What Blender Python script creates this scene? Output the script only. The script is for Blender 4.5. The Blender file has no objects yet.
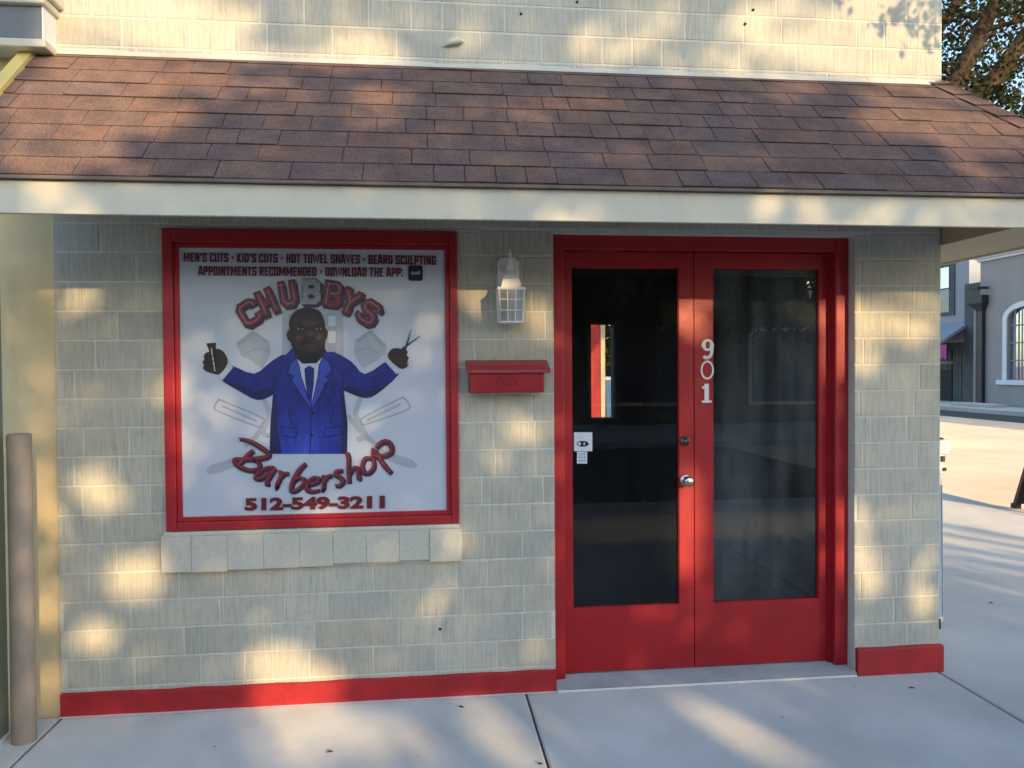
import bpy, bmesh, math, random
from mathutils import Vector, Matrix, noise as mnoise
random.seed(11)
R = math.radians
scene = bpy.context.scene
COL = scene.collection

# ------------------------------------------------------------------ camera
CAM = Vector((1.6931, -3.7559, 1.5986))
FWD = Vector((0.10958192, 0.99376144, -0.02073665))
RGT = Vector((0.99393625, -0.10974417, -0.0068517))
UPV = Vector((0.00908468, 0.01986009, 0.99976149))
FOC = 773.7064
cd = bpy.data.cameras.new('camera'); cam = bpy.data.objects.new('camera', cd); COL.objects.link(cam)
m = Matrix.Identity(4)
for i in range(3):
    m[i][0] = RGT[i]; m[i][1] = UPV[i]; m[i][2] = -FWD[i]; m[i][3] = CAM[i]
cam.matrix_world = m
cd.sensor_fit = 'HORIZONTAL'; cd.sensor_width = 36; cd.lens = FOC / 1024 * 36
cd.clip_start = 0.05; cd.clip_end = 3000
scene.camera = cam
scene.view_settings.view_transform = 'Standard'; scene.view_settings.look = 'None'
scene.view_settings.exposure = 0

def at(u, v, axis, val):                       # measured photo point -> point on a world plane
    q = FWD * FOC + RGT * (u - 512) - UPV * (v - 384)
    return CAM + q * ((val - CAM[axis]) / q[axis])
def wall_pt(u, v, y=0.0):
    p = at(u, v, 1, y); return p.x, p.z

# ------------------------------------------------------------------ light
SUN_AZ, SUN_TAN = R(22), 0.265                  # low sun behind the right shoulder; drop per metre of depth
TR = Vector((-math.tan(SUN_AZ), 1.0, -SUN_TAN)).normalized()   # direction the light travels
EL = math.asin(-TR.z)
sl = bpy.data.lights.new('sun', 'SUN'); sl.energy = 5.4; sl.angle = R(0.55); sl.color = (1.0, 0.70, 0.35)
so = bpy.data.objects.new('sun', sl); COL.objects.link(so)
so.rotation_euler = TR.to_track_quat('-Z', 'Y').to_euler(); so.location = (10, -20, 12)
W = bpy.data.worlds.new('World'); scene.world = W; W.use_nodes = True
nt = W.node_tree; nt.nodes.clear()
sky = nt.nodes.new('ShaderNodeTexSky'); sky.sky_type = 'NISHITA'; sky.sun_disc = False
sky.sun_elevation = EL; sky.sun_rotation = math.atan2(-TR.x, -TR.y); sky.altitude = 50
sky.air_density = 1.0; sky.dust_density = 1.0; sky.ozone_density = 1.6
bg = nt.nodes.new('ShaderNodeBackground'); bg.inputs[1].default_value = 0.44
wo = nt.nodes.new('ShaderNodeOutputWorld')
nt.links.new(sky.outputs[0], bg.inputs[0]); nt.links.new(bg.outputs[0], wo.inputs[0])

# ------------------------------------------------------------------ materials
class NT:
    def __init__(s, name):
        s.m = bpy.data.materials.new(name); s.m.use_nodes = True
        s.t = s.m.node_tree; s.t.nodes.clear()
        s.out = s.n('ShaderNodeOutputMaterial')
    def n(s, typ, **kw):
        x = s.t.nodes.new(typ)
        for k, v in kw.items():
            if k in x.bl_rna.properties: setattr(x, k, v)
            else: x.inputs[k].default_value = v
        return x
    def l(s, a, b): s.t.links.new(a, b)
    def coord(s, scale=(1, 1, 1), rot=(0, 0, 0)):
        c = s.n('ShaderNodeTexCoord'); mp = s.n('ShaderNodeMapping')
        mp.inputs['Scale'].default_value = scale; mp.inputs['Rotation'].default_value = rot
        s.l(c.outputs['Object'], mp.inputs[0]); return mp.outputs[0]
    def noise(s, vec, scale, detail=4, rough=.55):
        x = s.n('ShaderNodeTexNoise'); x.inputs['Scale'].default_value = scale
        x.inputs['Detail'].default_value = detail; x.inputs['Roughness'].default_value = rough
        s.l(vec, x.inputs['Vector']); return x.outputs['Fac']
    def ramp(s, fac, stops):
        x = s.n('ShaderNodeValToRGB'); e = x.color_ramp.elements
        while len(e) < len(stops): e.new(.5)
        for el, (p, c) in zip(e, stops):
            el.position = p; el.color = (*c, 1) if len(c) == 3 else c
        s.l(fac, x.inputs[0]); return x.outputs[0]
    def mix(s, a, b, fac=None, mode='MIX', f=.5):
        x = s.n('ShaderNodeMix', data_type='RGBA', blend_type=mode); x.inputs[0].default_value = f
        for sock, v in ((x.inputs[6], a), (x.inputs[7], b)):
            if isinstance(v, tuple): sock.default_value = (*v, 1) if len(v) == 3 else v
            else: s.l(v, sock)
        if fac is not None: s.l(fac, x.inputs[0])
        return x.outputs[2]
    def attr(s, name='tint'):
        x = s.n('ShaderNodeVertexColor'); x.layer_name = name; return x.outputs['Color']
    def bump(s, h, strength, dist=.01, prev=None):
        x = s.n('ShaderNodeBump'); x.inputs['Strength'].default_value = strength; x.inputs['Distance'].default_value = dist
        s.l(h, x.inputs['Height'])
        if prev is not None: s.l(prev, x.inputs['Normal'])
        return x.outputs[0]
    def bsdf(s, color, rough=.7, normal=None, metal=0, spec=.5):
        x = s.n('ShaderNodeBsdfPrincipled')
        if isinstance(color, tuple): x.inputs['Base Color'].default_value = (*color, 1)
        else: s.l(color, x.inputs['Base Color'])
        if isinstance(rough, (int, float)): x.inputs['Roughness'].default_value = rough
        else: s.l(rough, x.inputs['Roughness'])
        x.inputs['Metallic'].default_value = metal; x.inputs['Specular IOR Level'].default_value = spec
        if normal is not None: s.l(normal, x.inputs['Normal'])
        s.l(x.outputs[0], s.out.inputs[0]); return x

def paint(name, col, rough=.5, var=.12, scale=9, bump=.15, metal=0, spec=.5, dirt=None, bscale=60, chips=None):
    t = NT(name); v = t.coord()
    n = t.noise(v, scale, 5)
    lo = tuple(c * (1 - var) for c in col); hi = tuple(min(1, c * (1 + var)) for c in col)
    c = t.ramp(n, [(.3, lo), (.7, hi)])
    if dirt:
        d = t.ramp(t.noise(v, 2.2, 7, .65), [(.52, (0, 0, 0)), (.75, (1, 1, 1))])
        c = t.mix(c, dirt, d)
    if chips:
        cn = t.n('ShaderNodeTexNoise'); cn.inputs['Scale'].default_value = 34; cn.inputs['Detail'].default_value = 6; cn.inputs['Roughness'].default_value = .72; t.l(v, cn.inputs['Vector'])
        c = t.mix(c, chips, t.ramp(cn.outputs['Fac'], [(.70, (0, 0, 0)), (.74, (1, 1, 1))]))
    r = t.n('ShaderNodeMapRange'); r.inputs[3].default_value = rough * .85; r.inputs[4].default_value = min(1, rough * 1.2)
    t.l(t.noise(v, 25, 3), r.inputs[0])
    t.bsdf(c, r.outputs[0], t.bump(t.noise(v, bscale, 3), bump, .002), metal, spec)
    return t.m

M = {}
# fluted painted blocks: vertical scratches in object space, a tint per block
t = NT('fluted_block'); v1 = t.coord((190, 190, 5)); v2 = t.coord((60, 60, 8)); v3 = t.coord()
s1 = t.noise(v1, 1, 3, .6); s2 = t.noise(v2, 1, 3, .6)
st = t.ramp(s1, [(.30, (.70, .69, .68)), (.45, (.93, .93, .93)), (.56, (1.0, 1.0, 1.0)), (.68, (1.10, 1.10, 1.09))])
sv = t.n('ShaderNodeMapRange'); sv.inputs[1].default_value = .3; sv.inputs[2].default_value = .7; sv.inputs[3].default_value = .25; sv.inputs[4].default_value = 1.0; t.l(t.noise(v3, 3.6, 3), sv.inputs[0])
base = t.mix(t.attr(), st, fac=sv.outputs[0], mode='MULTIPLY')
st2 = t.ramp(s2, [(.3, (.78, .78, .77)), (.52, (1, 1, 1))])
base = t.mix(base, st2, mode='MULTIPLY', f=.6)
w = t.ramp(t.noise(v3, 1.7, 6, .6), [(.35, (.84, .85, .86)), (.65, (1.04, 1.02, .99))])
blot = t.ramp(t.noise(v3, 24, 5, .7), [(.30, (.82, .82, .82)), (.45, (1, 1, 1)), (.62, (1, 1, 1)), (.75, (1.10, 1.10, 1.09))])
base = t.mix(base, blot, mode='MULTIPLY', f=.8)
base = t.mix(base, w, mode='MULTIPLY', f=1)
nb = t.bump(s1, .35, .003); nb = t.bump(s2, .2, .003, nb)
bs = t.bsdf(base, .82, nb, 0, .3); bs.inputs['Diffuse Roughness'].default_value = .15; M['block'] = t.m
M['mortar'] = paint('painted_mortar', (.65, .625, .535), .85, .08, 14, .4, bscale=120)
M['cream'] = paint('cream_paint', (.60, .565, .47), .6, .08, 6, .2)
M['sill'] = paint('sill_brick_paint', (.61, .58, .48), .85, .07, 60, .7, dirt=(.57, .54, .445), bscale=120)
M['yellow'] = paint('yellow_stucco', (.72, .57, .33), .8, .08, 5, .5, dirt=(.64, .50, .29), bscale=150)
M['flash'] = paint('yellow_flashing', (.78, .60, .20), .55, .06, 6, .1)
M['fascia'] = paint('fascia_paint', (.66, .61, .48), .5, .07, 3, .2, dirt=(.56, .51, .40), bscale=35)
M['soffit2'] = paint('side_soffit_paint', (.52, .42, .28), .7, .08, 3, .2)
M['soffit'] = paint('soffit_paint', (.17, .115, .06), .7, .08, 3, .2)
M['drip'] = paint('drip_metal', (.16, .12, .095), .6, .25, 12, .2)
M['red'] = paint('red_paint', (.40, .013, .020), .42, .10, 5, .35, bscale=45, dirt=(.29, .014, .018), chips=(.20, .03, .03))
M['redbase'] = paint('red_plinth_paint', (.42, .017, .022), .6, .16, 9, .6, bscale=70, dirt=(.33, .02, .022), chips=(.20, .07, .06))
M['redmetal'] = paint('red_metal', (.34, .010, .016), .38, .06, 8, .1)
M['redlid'] = paint('pale_red_lid', (.36, .055, .065), .38, .10, 14, .1)  # lighter, pinker red than the body
M['white'] = paint('white_paint', (.84, .84, .82), .45, .05, 10, .1)
M['numw'] = paint('white_numeral', (.82, .80, .76), .45, .03, 20, .05)
M['grey'] = paint('shade_grey_frieze', (.17, .185, .20), .7, .08, 5, .2)  # dark grey carries the shade on the frieze front
M['steel'] = paint('brushed_steel', (.62, .60, .56), .22, .05, 30, .05, metal=1)
M['bronze'] = paint('aged_bronze', (.20, .16, .12), .35, .1, 30, .05, metal=1)
M['black'] = paint('black_paint', (.016, .016, .018), .45, .2, 10, .1)
M['blackiron'] = paint('black_iron', (.012, .013, .02), .5, .2, 10, .1)
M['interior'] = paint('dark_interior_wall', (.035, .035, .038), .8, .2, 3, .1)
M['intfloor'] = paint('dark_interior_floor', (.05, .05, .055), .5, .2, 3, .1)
M['post'] = paint('tan_post_paint', (.40, .315, .245), .6, .10, 7, .3, dirt=(.33, .255, .195))
M['green'] = paint('dull_green_paint', (.19, .25, .21), .6, .1, 4, .2)
M['paper'] = paint('paper', (.72, .76, .82), .7, .04, 30, .02)
M['ink'] = paint('dark_ink', (.012, .014, .035), .6, .1, 30, .02)
M['inkpale'] = paint('pale_ink', (.32, .42, .55), .6, .1, 40, .02)
M['plastic'] = paint('white_plastic', (.82, .79, .70), .4, .04, 8, .05)
M['bluep'] = paint('pale_blue_poster', (.42, .52, .72), .5, .08, 6, .02)
M['navy'] = paint('navy_edge', (.02, .05, .10), .5, .1, 6, .02)
M['purple'] = paint('purple_ink', (.20, .12, .42), .5, .1, 6, .02)
M['woodbrown'] = paint('brown_wood', (.10, .035, .018), .5, .2, 9, .2)
M['stucco'] = paint('violet_grey_stucco', (.30, .285, .285), .85, .07, 1.2, .5, bscale=40, dirt=(.27, .257, .257))
M['stuccoblue'] = paint('blue_grey_siding', (.28, .31, .36), .8, .06, 1.0, .3, bscale=30)
M['trimw'] = paint('white_trim', (.66, .69, .74), .6, .05, 3, .1)
M['warmwall'] = paint('cream_lit_wall', (.72, .58, .44), .8, .06, 2, .1)
M['darkwood'] = paint('dark_board', (.055, .068, .075), .7, .2, 2, .2)
M['pink'] = paint('pink_fabric', (.50, .08, .30), .7, .1, 9, .2)
M['greybar'] = paint('grey_bar_paint', (.22, .24, .28), .6, .1, 4, .1)
M['shadow'] = paint('shade_and_plug_black', (.02, .02, .025), .8, .2, 2, .1)
M['curtain'] = paint('pale_curtain', (.50, .55, .70), .9, .12, 12, .2)
M['brick'] = paint('dull_brick', (.24, .17, .14), .85, .2, 8, .4)
M['rust'] = paint('weathered_wood', (.20, .17, .13), .8, .2, 9, .4)
M['binblue'] = paint('blue_plastic', (.08, .20, .42), .5, .1, 5, .1)
# sign print inks
M['vinyl'] = paint('white_vinyl', (.56, .60, .68), .34, .02, 2, .02)
M['maroon'] = paint('maroon_ink', (.13, .010, .018), .4, .2, 40, .01)
M['redink'] = paint('red_ink', (.20, .016, .028), .4, .5, 45, .01)
M['navyink'] = paint('navy_ink', (.022, .018, .045), .4, .2, 30, .01)
M['greyink'] = paint('pale_grey_ink', (.40, .44, .49), .4, .05, 30, .01)
M['greyink2'] = paint('grey_ink', (.27, .29, .33), .4, .12, 30, .01)
M['greyline'] = paint('grey_line_ink', (.33, .36, .41), .4, .05, 30, .01)
t = NT('blue_suit_ink'); tc = t.n('ShaderNodeTexCoord'); mp = t.n('ShaderNodeMapping')
mp.inputs['Location'].default_value = (.05, 0, -.36); t.l(tc.outputs['Object'], mp.inputs[0])
ln = t.n('ShaderNodeVectorMath', operation='LENGTH'); t.l(mp.outputs[0], ln.inputs[0])
c = t.ramp(ln.outputs['Value'], [(.02, (.055, .085, .52)), (.13, (.024, .042, .36)), (.24, (.014, .022, .22)), (.40, (.012, .020, .21))])
nn_ = t.ramp(t.noise(t.coord((9, 9, 4)), 3, 4), [(.3, (.65, .65, .65)), (.7, (1.25, 1.25, 1.25))])
t.bsdf(t.mix(c, nn_, mode='MULTIPLY', f=1), .38); M['suit'] = t.m
M['suitdark'] = paint('dark_suit_ink', (.010, .012, .085), .4, .2, 20, .01)
M['suitlight'] = paint('light_suit_ink', (.045, .068, .42), .4, .15, 20, .01)
M['skin'] = paint('dark_skin_ink', (.032, .017, .012), .4, .35, 26, .01)
M['skinlight'] = paint('skin_light_ink', (.075, .042, .030), .4, .3, 30, .01)
M['hair'] = paint('black_hair_ink', (.006, .005, .006), .4, .1, 30, .01)
M['silver'] = paint('silver_ink', (.45, .47, .50), .4, .2, 60, .01)

def concrete(name, col, stain, sc=1.0):
    t = NT(name); v = t.coord()
    c = t.ramp(t.noise(v, 1.1 * sc, 8, .62), [(.32, tuple(x * .80 for x in col)), (.68, tuple(x * 1.08 for x in col))])
    f = t.ramp(t.noise(v, 170, 3, .7), [(.3, (.84, .84, .84)), (.7, (1.08, 1.08, 1.08))])
    c = t.mix(c, f, mode='MULTIPLY', f=.6)
    d = t.ramp(t.noise(v, 3.1, 9, .7), [(.56, (0, 0, 0)), (.78, (.75, .75, .75))])
    c = t.mix(c, stain, d)
    vo = t.n('ShaderNodeTexVoronoi'); vo.inputs['Scale'].default_value = 5.5; t.l(v, vo.inputs['Vector'])
    sp = t.ramp(vo.outputs['Distance'], [(.018, (1, 1, 1)), (.035, (0, 0, 0))])
    c = t.mix(c, (.07, .065, .06), sp)
    nb = t.bump(t.noise(v, 220, 4, .7), .35, .003); nb = t.bump(t.noise(v, 9, 6), .2, .01, nb)
    bs = t.bsdf(c, .8, nb, 0, .35); bs.inputs['Diffuse Roughness'].default_value = 1.0; return t.m
M['conc'] = concrete('sidewalk_concrete', (.58, .56, .525), (.46, .44, .405))
M['road'] = concrete('street_concrete', (.80, .60, .43), (.70, .51, .36), .5)
M['asphalt'] = concrete('asphalt', (.07, .068, .066), (.05, .05, .05))
M['joint'] = paint('joint_filler', (.10, .095, .085), .9, .2, 20, .4)
M['thresh'] = concrete('threshold_cement', (.40, .40, .40), (.29, .29, .29), 3)
M['earth'] = concrete('ground_earth', (.20, .17, .13), (.14, .12, .09))

t = NT('roof_shingle'); v = t.coord()
g = t.ramp(t.noise(v, 150, 3, .85), [(.32, (.50, .50, .52)), (.5, (.98, .98, .98)), (.68, (1.55, 1.52, 1.5))])
c = t.mix(t.attr(), g, mode='MULTIPLY', f=.9)
g2 = t.ramp(t.noise(v, 9, 5, .6), [(.35, (.80, .80, .84)), (.65, (1.16, 1.12, 1.08))])
c = t.mix(c, g2, mode='MULTIPLY', f=1)
bs = t.bsdf(c, .92, t.bump(t.noise(v, 160, 3, .8), .7, .005), 0, .2); bs.inputs['Diffuse Roughness'].default_value = 1.0; M['shingle'] = t.m

def bark(name, a, b):
    t = NT(name); v = t.coord((1, 1, .35))
    n = t.noise(v, 16, 7, .7)
    t.bsdf(t.ramp(n, [(.35, a), (.65, b)]), .9, t.bump(n, .9, .04), 0, .2); return t.m
M['bark'] = bark('oak_bark', (.024, .017, .012), (.085, .056, .036))
def leafmat(name):
    t = NT(name)
    a = t.n('ShaderNodeBsdfDiffuse'); tr = t.n('ShaderNodeBsdfTranslucent'); mx = t.n('ShaderNodeMixShader')
    mx.inputs[0].default_value = .25
    t.l(t.attr(), a.inputs[0]); t.l(t.attr(), tr.inputs[0])
    t.l(a.outputs[0], mx.inputs[1]); t.l(tr.outputs[0], mx.inputs[2]); t.l(mx.outputs[0], t.out.inputs[0]); return t.m
M['leaf'] = leafmat('leaf')

def glass(name, tint, film, filmcol, gloss=.0, refl=2.4):
    t = NT(name)
    tr = t.n('ShaderNodeBsdfTransparent'); tr.inputs[0].default_value = (*tint, 1)
    gl = t.n('ShaderNodeBsdfGlossy'); gl.inputs['Roughness'].default_value = .015
    v = t.coord(); t.l(t.bump(t.noise(v, 1.6, 2), .02, .02), gl.inputs['Normal'])
    df = t.n('ShaderNodeBsdfDiffuse'); df.inputs[0].default_value = (*filmcol, 1)
    fr = t.n('ShaderNodeFresnel'); fr.inputs[0].default_value = 1.52
    ad = t.n('ShaderNodeMath', operation='MULTIPLY_ADD'); ad.inputs[1].default_value = refl; ad.inputs[2].default_value = gloss
    t.l(fr.outputs[0], ad.inputs[0])
    m1 = t.n('ShaderNodeMixShader')
    fm = t.n('ShaderNodeMapRange'); fm.inputs[1].default_value = .35; fm.inputs[2].default_value = .7
    fm.inputs[3].default_value = film * .35; fm.inputs[4].default_value = film * 1.7
    vs_ = t.coord((9, 9, .9)); sk = t.noise(vs_, 1.0, 6, .65)
    mm = t.n('ShaderNodeMath', operation='MULTIPLY'); t.l(t.ramp(sk, [(.35, (.35, .35, .35)), (.65, (1.5, 1.5, 1.5))]), mm.inputs[1])
    t.l(t.noise(v, 1.6, 6, .62), fm.inputs[0]); t.l(fm.outputs[0], mm.inputs[0]); t.l(mm.outputs[0], m1.inputs[0])
    t.l(tr.outputs[0], m1.inputs[1]); t.l(df.outputs[0], m1.inputs[2])
    m2 = t.n('ShaderNodeMixShader'); t.l(ad.outputs[0], m2.inputs[0])
    t.l(m1.outputs[0], m2.inputs[1]); t.l(gl.outputs[0], m2.inputs[2]); t.l(m2.outputs[0], t.out.inputs[0]); return t.m
M['glass'] = glass('door_glass', (.66, .67, .68), .022, (.26, .27, .28), 0, 1.1)
M['glassdusty'] = glass('dusty_door_glass', (.45, .5, .52), .17, (.23, .27, .28), 0, 1.9)
M['lampglass'] = glass('frosted_lamp_glass', (.8, .82, .84), .6, (.62, .64, .66))
M['winglass'] = glass('far_window_glass', (.6, .62, .68), .08, (.2, .22, .26), 0, .5)
M['skyglass'] = glass('sky_window_glass', (.2, .3, .4), .35, (.35, .55, .75), .3)

# ------------------------------------------------------------------ mesh helpers
class MB:
    def __init__(s): s.v = []; s.f = []; s.mi = []; s.c = []; s.sm = []
    def face(s, pts, mi=0, col=(1, 1, 1), smooth=False):
        b = len(s.v); s.v += [tuple(p) for p in pts]; s.f.append(tuple(range(b, b + len(pts)))); s.mi.append(mi); s.c.append(col); s.sm.append(smooth)
    def mesh(s, verts, faces, mi=0, col=(1, 1, 1), smooth=False):
        b = len(s.v); s.v += [tuple(p) for p in verts]
        for f in faces: s.f.append(tuple(b + i for i in f)); s.mi.append(mi); s.c.append(col); s.sm.append(smooth)
    def hexa(s, p, mi=0, col=(1, 1, 1)):       # p: 8 points, bottom 4 ccw then top 4
        s.mesh(p, [(3, 2, 1, 0), (4, 5, 6, 7), (0, 1, 5, 4), (1, 2, 6, 5), (2, 3, 7, 6), (3, 0, 4, 7)], mi, col)
    def box(s, x0, x1, y0, y1, z0, z1, mi=0, col=(1, 1, 1), bev=0):
        if not bev:
            s.hexa([(x0, y0, z0), (x1, y0, z0), (x1, y1, z0), (x0, y1, z0), (x0, y0, z1), (x1, y0, z1), (x1, y1, z1), (x0, y1, z1)], mi, col)
            return
        bm = bmesh.new(); bmesh.ops.create_cube(bm, size=1)
        for v in bm.verts: v.co = Vector(((x0 + x1) / 2 + v.co.x * (x1 - x0), (y0 + y1) / 2 + v.co.y * (y1 - y0), (z0 + z1) / 2 + v.co.z * (z1 - z0)))
        bmesh.ops.bevel(bm, geom=list(bm.edges), offset=bev, segments=2, affect='EDGES', profile=.5)
        s.add_bm(bm, mi, col)
    def add_bm(s, bm, mi=0, col=(1, 1, 1), smooth=False):
        bm.verts.index_update()
        s.mesh([v.co[:] for v in bm.verts], [[v.index for v in f.verts] for f in bm.faces], mi, col, smooth); bm.free()
    def tube(s, pts, rads, n=10, mi=0, col=(1, 1, 1), caps=True, smooth=True):
        pts = [Vector(p) for p in pts]; rings = []
        ref = Vector((0, 0, 1))
        for i, p in enumerate(pts):
            d = (pts[min(i + 1, len(pts) - 1)] - pts[max(i - 1, 0)]).normalized()
            r = ref if abs(d.dot(ref)) < .9 else Vector((1, 0, 0))
            a = d.cross(r).normalized(); b = d.cross(a)
            rings.append([p + (a * math.cos(2 * math.pi * k / n) + b * math.sin(2 * math.pi * k / n)) * rads[i] for k in range(n)])
        vs = [q for r in rings for q in r]; fs = []
        for i in range(len(pts) - 1):
            for k in range(n):
                fs.append((i * n + k, i * n + (k + 1) % n, (i + 1) * n + (k + 1) % n, (i + 1) * n + k))
        s.mesh(vs, fs, mi, col, smooth)
        if caps:
            s.face(rings[0][::-1], mi, col); s.face(rings[-1], mi, col)
    def lathe(s, prof, c, axis='z', n=24, mi=0, col=(1, 1, 1)):
        vs = []; fs = []
        for r, h in prof:
            for k in range(n):
                a = 2 * math.pi * k / n; x, y = r * math.cos(a), r * math.sin(a)
                vs.append((c[0] + x, c[1] + y, c[2] + h) if axis == 'z' else (c[0] + x, c[1] + h, c[2] + y))
        for i in range(len(prof) - 1):
            for k in range(n): fs.append((i * n + k, i * n + (k + 1) % n, (i + 1) * n + (k + 1) % n, (i + 1) * n + k))
        s.mesh(vs, fs, mi, col, True)
    def build(s, name, mats, parent=None, loc=None):
        me = bpy.data.meshes.new(name); me.from_pydata(s.v, [], s.f)
        if not isinstance(mats, (list, tuple)): mats = [mats]
        for mt in mats: me.materials.append(mt)
        me.polygons.foreach_set('material_index', s.mi); me.polygons.foreach_set('use_smooth', s.sm)
        ca = me.color_attributes.new('tint', 'FLOAT_COLOR', 'CORNER')
        buf = []
        for f, c in zip(s.f, s.c): buf += [c[0], c[1], c[2], 1.0] * len(f)
        ca.data.foreach_set('color', buf)
        me.update()
        o = bpy.data.objects.new(name, me); COL.objects.link(o)
        if parent is not None: o.parent = parent; o.matrix_parent_inverse = Matrix.Identity(4)
        if parent is not None:
            r = parent; off = Vector((0, 0, 0))
            while r is not None: off += r.location; r = r.parent
            me.transform(Matrix.Translation(-off))
        return o
def fixn(o):
    bm = bmesh.new(); bm.from_mesh(o.data); bmesh.ops.recalc_face_normals(bm, faces=bm.faces); bm.to_mesh(o.data); bm.free(); return o
def tag(o, label=None, cat=None, group=None, kind=None):
    for k, v in (('label', label), ('category', cat), ('group', group), ('kind', kind)):
        if v: o[k] = v
    return o
def thing(name, loc, label, cat, group=None):
    o = bpy.data.objects.new(name, None); COL.objects.link(o); o.location = loc; o.empty_display_size = .2
    return tag(o, label, cat, group)
def copy_tree(o, parent=None):
    c = o.copy(); COL.objects.link(c)
    if parent is not None: c.parent = parent
    for ch in list(o.children): copy_tree(ch, c)
    return c
def rect_minus(rects, hole):
    out = []
    hx0, hx1, hz0, hz1 = hole
    for x0, x1, z0, z1 in rects:
        if hx0 >= x1 or hx1 <= x0 or hz0 >= z1 or hz1 <= z0: out.append((x0, x1, z0, z1)); continue
        if z0 < hz0: out.append((x0, x1, z0, hz0))
        if z1 > hz1: out.append((x0, x1, hz1, z1))
        a, b = max(z0, hz0), min(z1, hz1)
        if x0 < hx0: out.append((x0, hx0, a, b))
        if x1 > hx1: out.append((hx1, x1, a, b))
    return out

# ------------------------------------------------------------------ ground
g = MB(); g.face([(-400, -400, -.16), (900, -400, -.16), (900, 900, -.16), (-400, 900, -.16)])
tag(g.build('ground', M['earth']), kind='structure')
KX, KY = 8.12, -4.9                              # kerb lines of the side street and the front street
j = MB(); j.box(-14, KX - .02, KY + .02, 60, -.155, -.012)
tag(j.build('sidewalk_bed', M['joint']), kind='structure')
sw = MB()
def slab(x0, x1, y0, y1, gap=.006):
    b = .007; h = -.012
    x0 += gap; x1 -= gap; y0 += gap; y1 -= gap
    z = random.uniform(-.0008, .0008); c = (1, 1, 1)
    p = [(x0, y0, h), (x1, y0, h), (x1, y1, h), (x0, y1, h), (x0, y0, z - b * .7), (x1, y0, z - b * .7), (x1, y1, z - b * .7), (x0, y1, z - b * .7),
         (x0 + b, y0 + b, z), (x1 - b, y0 + b, z), (x1 - b, y1 - b, z), (x0 + b, y1 - b, z)]
    sw.mesh(p, [(0, 1, 5, 4), (1, 2, 6, 5), (2, 3, 7, 6), (3, 0, 4, 7), (4, 5, 9, 8), (5, 6, 10, 9), (6, 7, 11, 10), (7, 4, 8, 11), (8, 9, 10, 11)])
xs = [-14, -10.8, -8.64, -6.48, -4.32, -2.16, 0.005, 2.165, 4.335]
for a, b in zip(xs, xs[1:]):
    slab(a, b, -1.62, .0); slab(a, b, -3.25, -1.62); slab(a, b, -3.25 - 1.5, -3.25)
for y0, y1 in ((KY + .15, -1.62), (-1.62, 3.9), (3.9, 9.5), (9.5, 15), (15, 21), (21, 30), (30, 60)):
    slab(4.335, KX - .15, y0, y1)
tag(sw.build('sidewalk', M['conc']), kind='structure')
kb = MB(); kb.box(KX - .15, KX, KY + .15, 60, -.156, .0, bev=.015); kb.box(-14, KX, KY, KY + .15, -.156, .0, bev=.015)
tag(kb.build('kerb', M['conc']), kind='structure')
rd = MB(); rd.box(KX, 19.0, -14, 120, -.158, -.12); tag(rd.build('side_street', M['road']), kind='structure')
rd = MB(); rd.box(-60, KX - .001, -12, KY, -.158, -.12); tag(rd.build('front_street', M['asphalt']), kind='structure')
gt = MB(); gt.box(KX, KX + .3, KY, 60, -.1195, -.115); tag(gt.build('gutter', M['thresh']), kind='structure')
pl = MB(); pl.box(19.0, 21.2, -10, 120, -.158, -.115); tag(pl.build('shade_strip_lane', M['asphalt']), kind='structure')  # dark asphalt colour stands in for the shade along the far side
fk = MB(); fk.box(21.2, 60, -10, 120, -.158, .03); tag(fk.build('far_sidewalk', M['conc']), kind='structure')
ok = MB(); ok.box(-60, 60, -17, -12, -.158, .0); tag(ok.build('opposite_sidewalk', M['conc']), kind='structure')

# ------------------------------------------------------------------ barbershop building
WX1 = 4.35; TOP = 3.72; DEPTH = 5.0
WIN = (.483, 1.844, .849, 2.255); INN = (.553, 1.784, .911, 2.168)
DO = (2.315, 3.880, 0, 2.261)
PJ = .748; FB = 2.174; FT = 2.2955; RT = 3.048
shop = thing('shop_building', (2.2, 2.5, 0), 'cream fluted block barbershop building with red trim and shingled awning', 'building')
wb = MB()
core = [(0, WX1, -.1, TOP)]
for h in (WIN, DO): core = rect_minus(core, h)
for x0, x1, z0, z1 in core: wb.box(x0, x1, .0035, .2, z0, z1, 1)
CH = .1345; Z0 = .260 - 2 * CH; JT = .0034
row = -1
while True:
    row += 1
    z0 = Z0 + CH * row; z1 = z0 + CH
    if z0 > TOP: break
    x = -random.uniform(.0, .28)
    while x < WX1:
        L = random.choice((.15, .20, .30, .30, .30, .40)); x1 = x + L
        if WX1 - x1 < .1: x1 = WX1
        a, b = max(0, x), min(WX1, x1)
        v = random.uniform(.93, 1.05); hue = random.uniform(-.012, .012)
        col = (.61 * v + hue, .582 * v, .485 * v - hue)
        rs = [(a + JT * (a > 0), b - JT * (b < WX1), z0 + JT, min(z1, TOP) - JT)]
        for h in ((WIN[0] - .003, WIN[1] + .003, .655, WIN[3] + .003), (DO[0], DO[1], DO[2], DO[3] + .004)): rs = rect_minus(rs, h)
        for q in rs:
            if q[1] - q[0] < .012 or q[3] - q[2] < .012: continue
            e = .003
            dy = random.uniform(.0006, .0016)
            p = [(q[0], .0034, q[2]), (q[1], .0034, q[2]), (q[1], .0034, q[3]), (q[0], .0034, q[3]),
                 (q[0] + e, dy, q[2] + e), (q[1] - e, dy, q[2] + e), (q[1] - e, dy, q[3] - e), (q[0] + e, dy, q[3] - e)]
            wb.mesh(p, [(4, 5, 6, 7), (0, 1, 5, 4), (1, 2, 6, 5), (2, 3, 7, 6), (3, 0, 4, 7)], 0, col)
        x = x1
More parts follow.
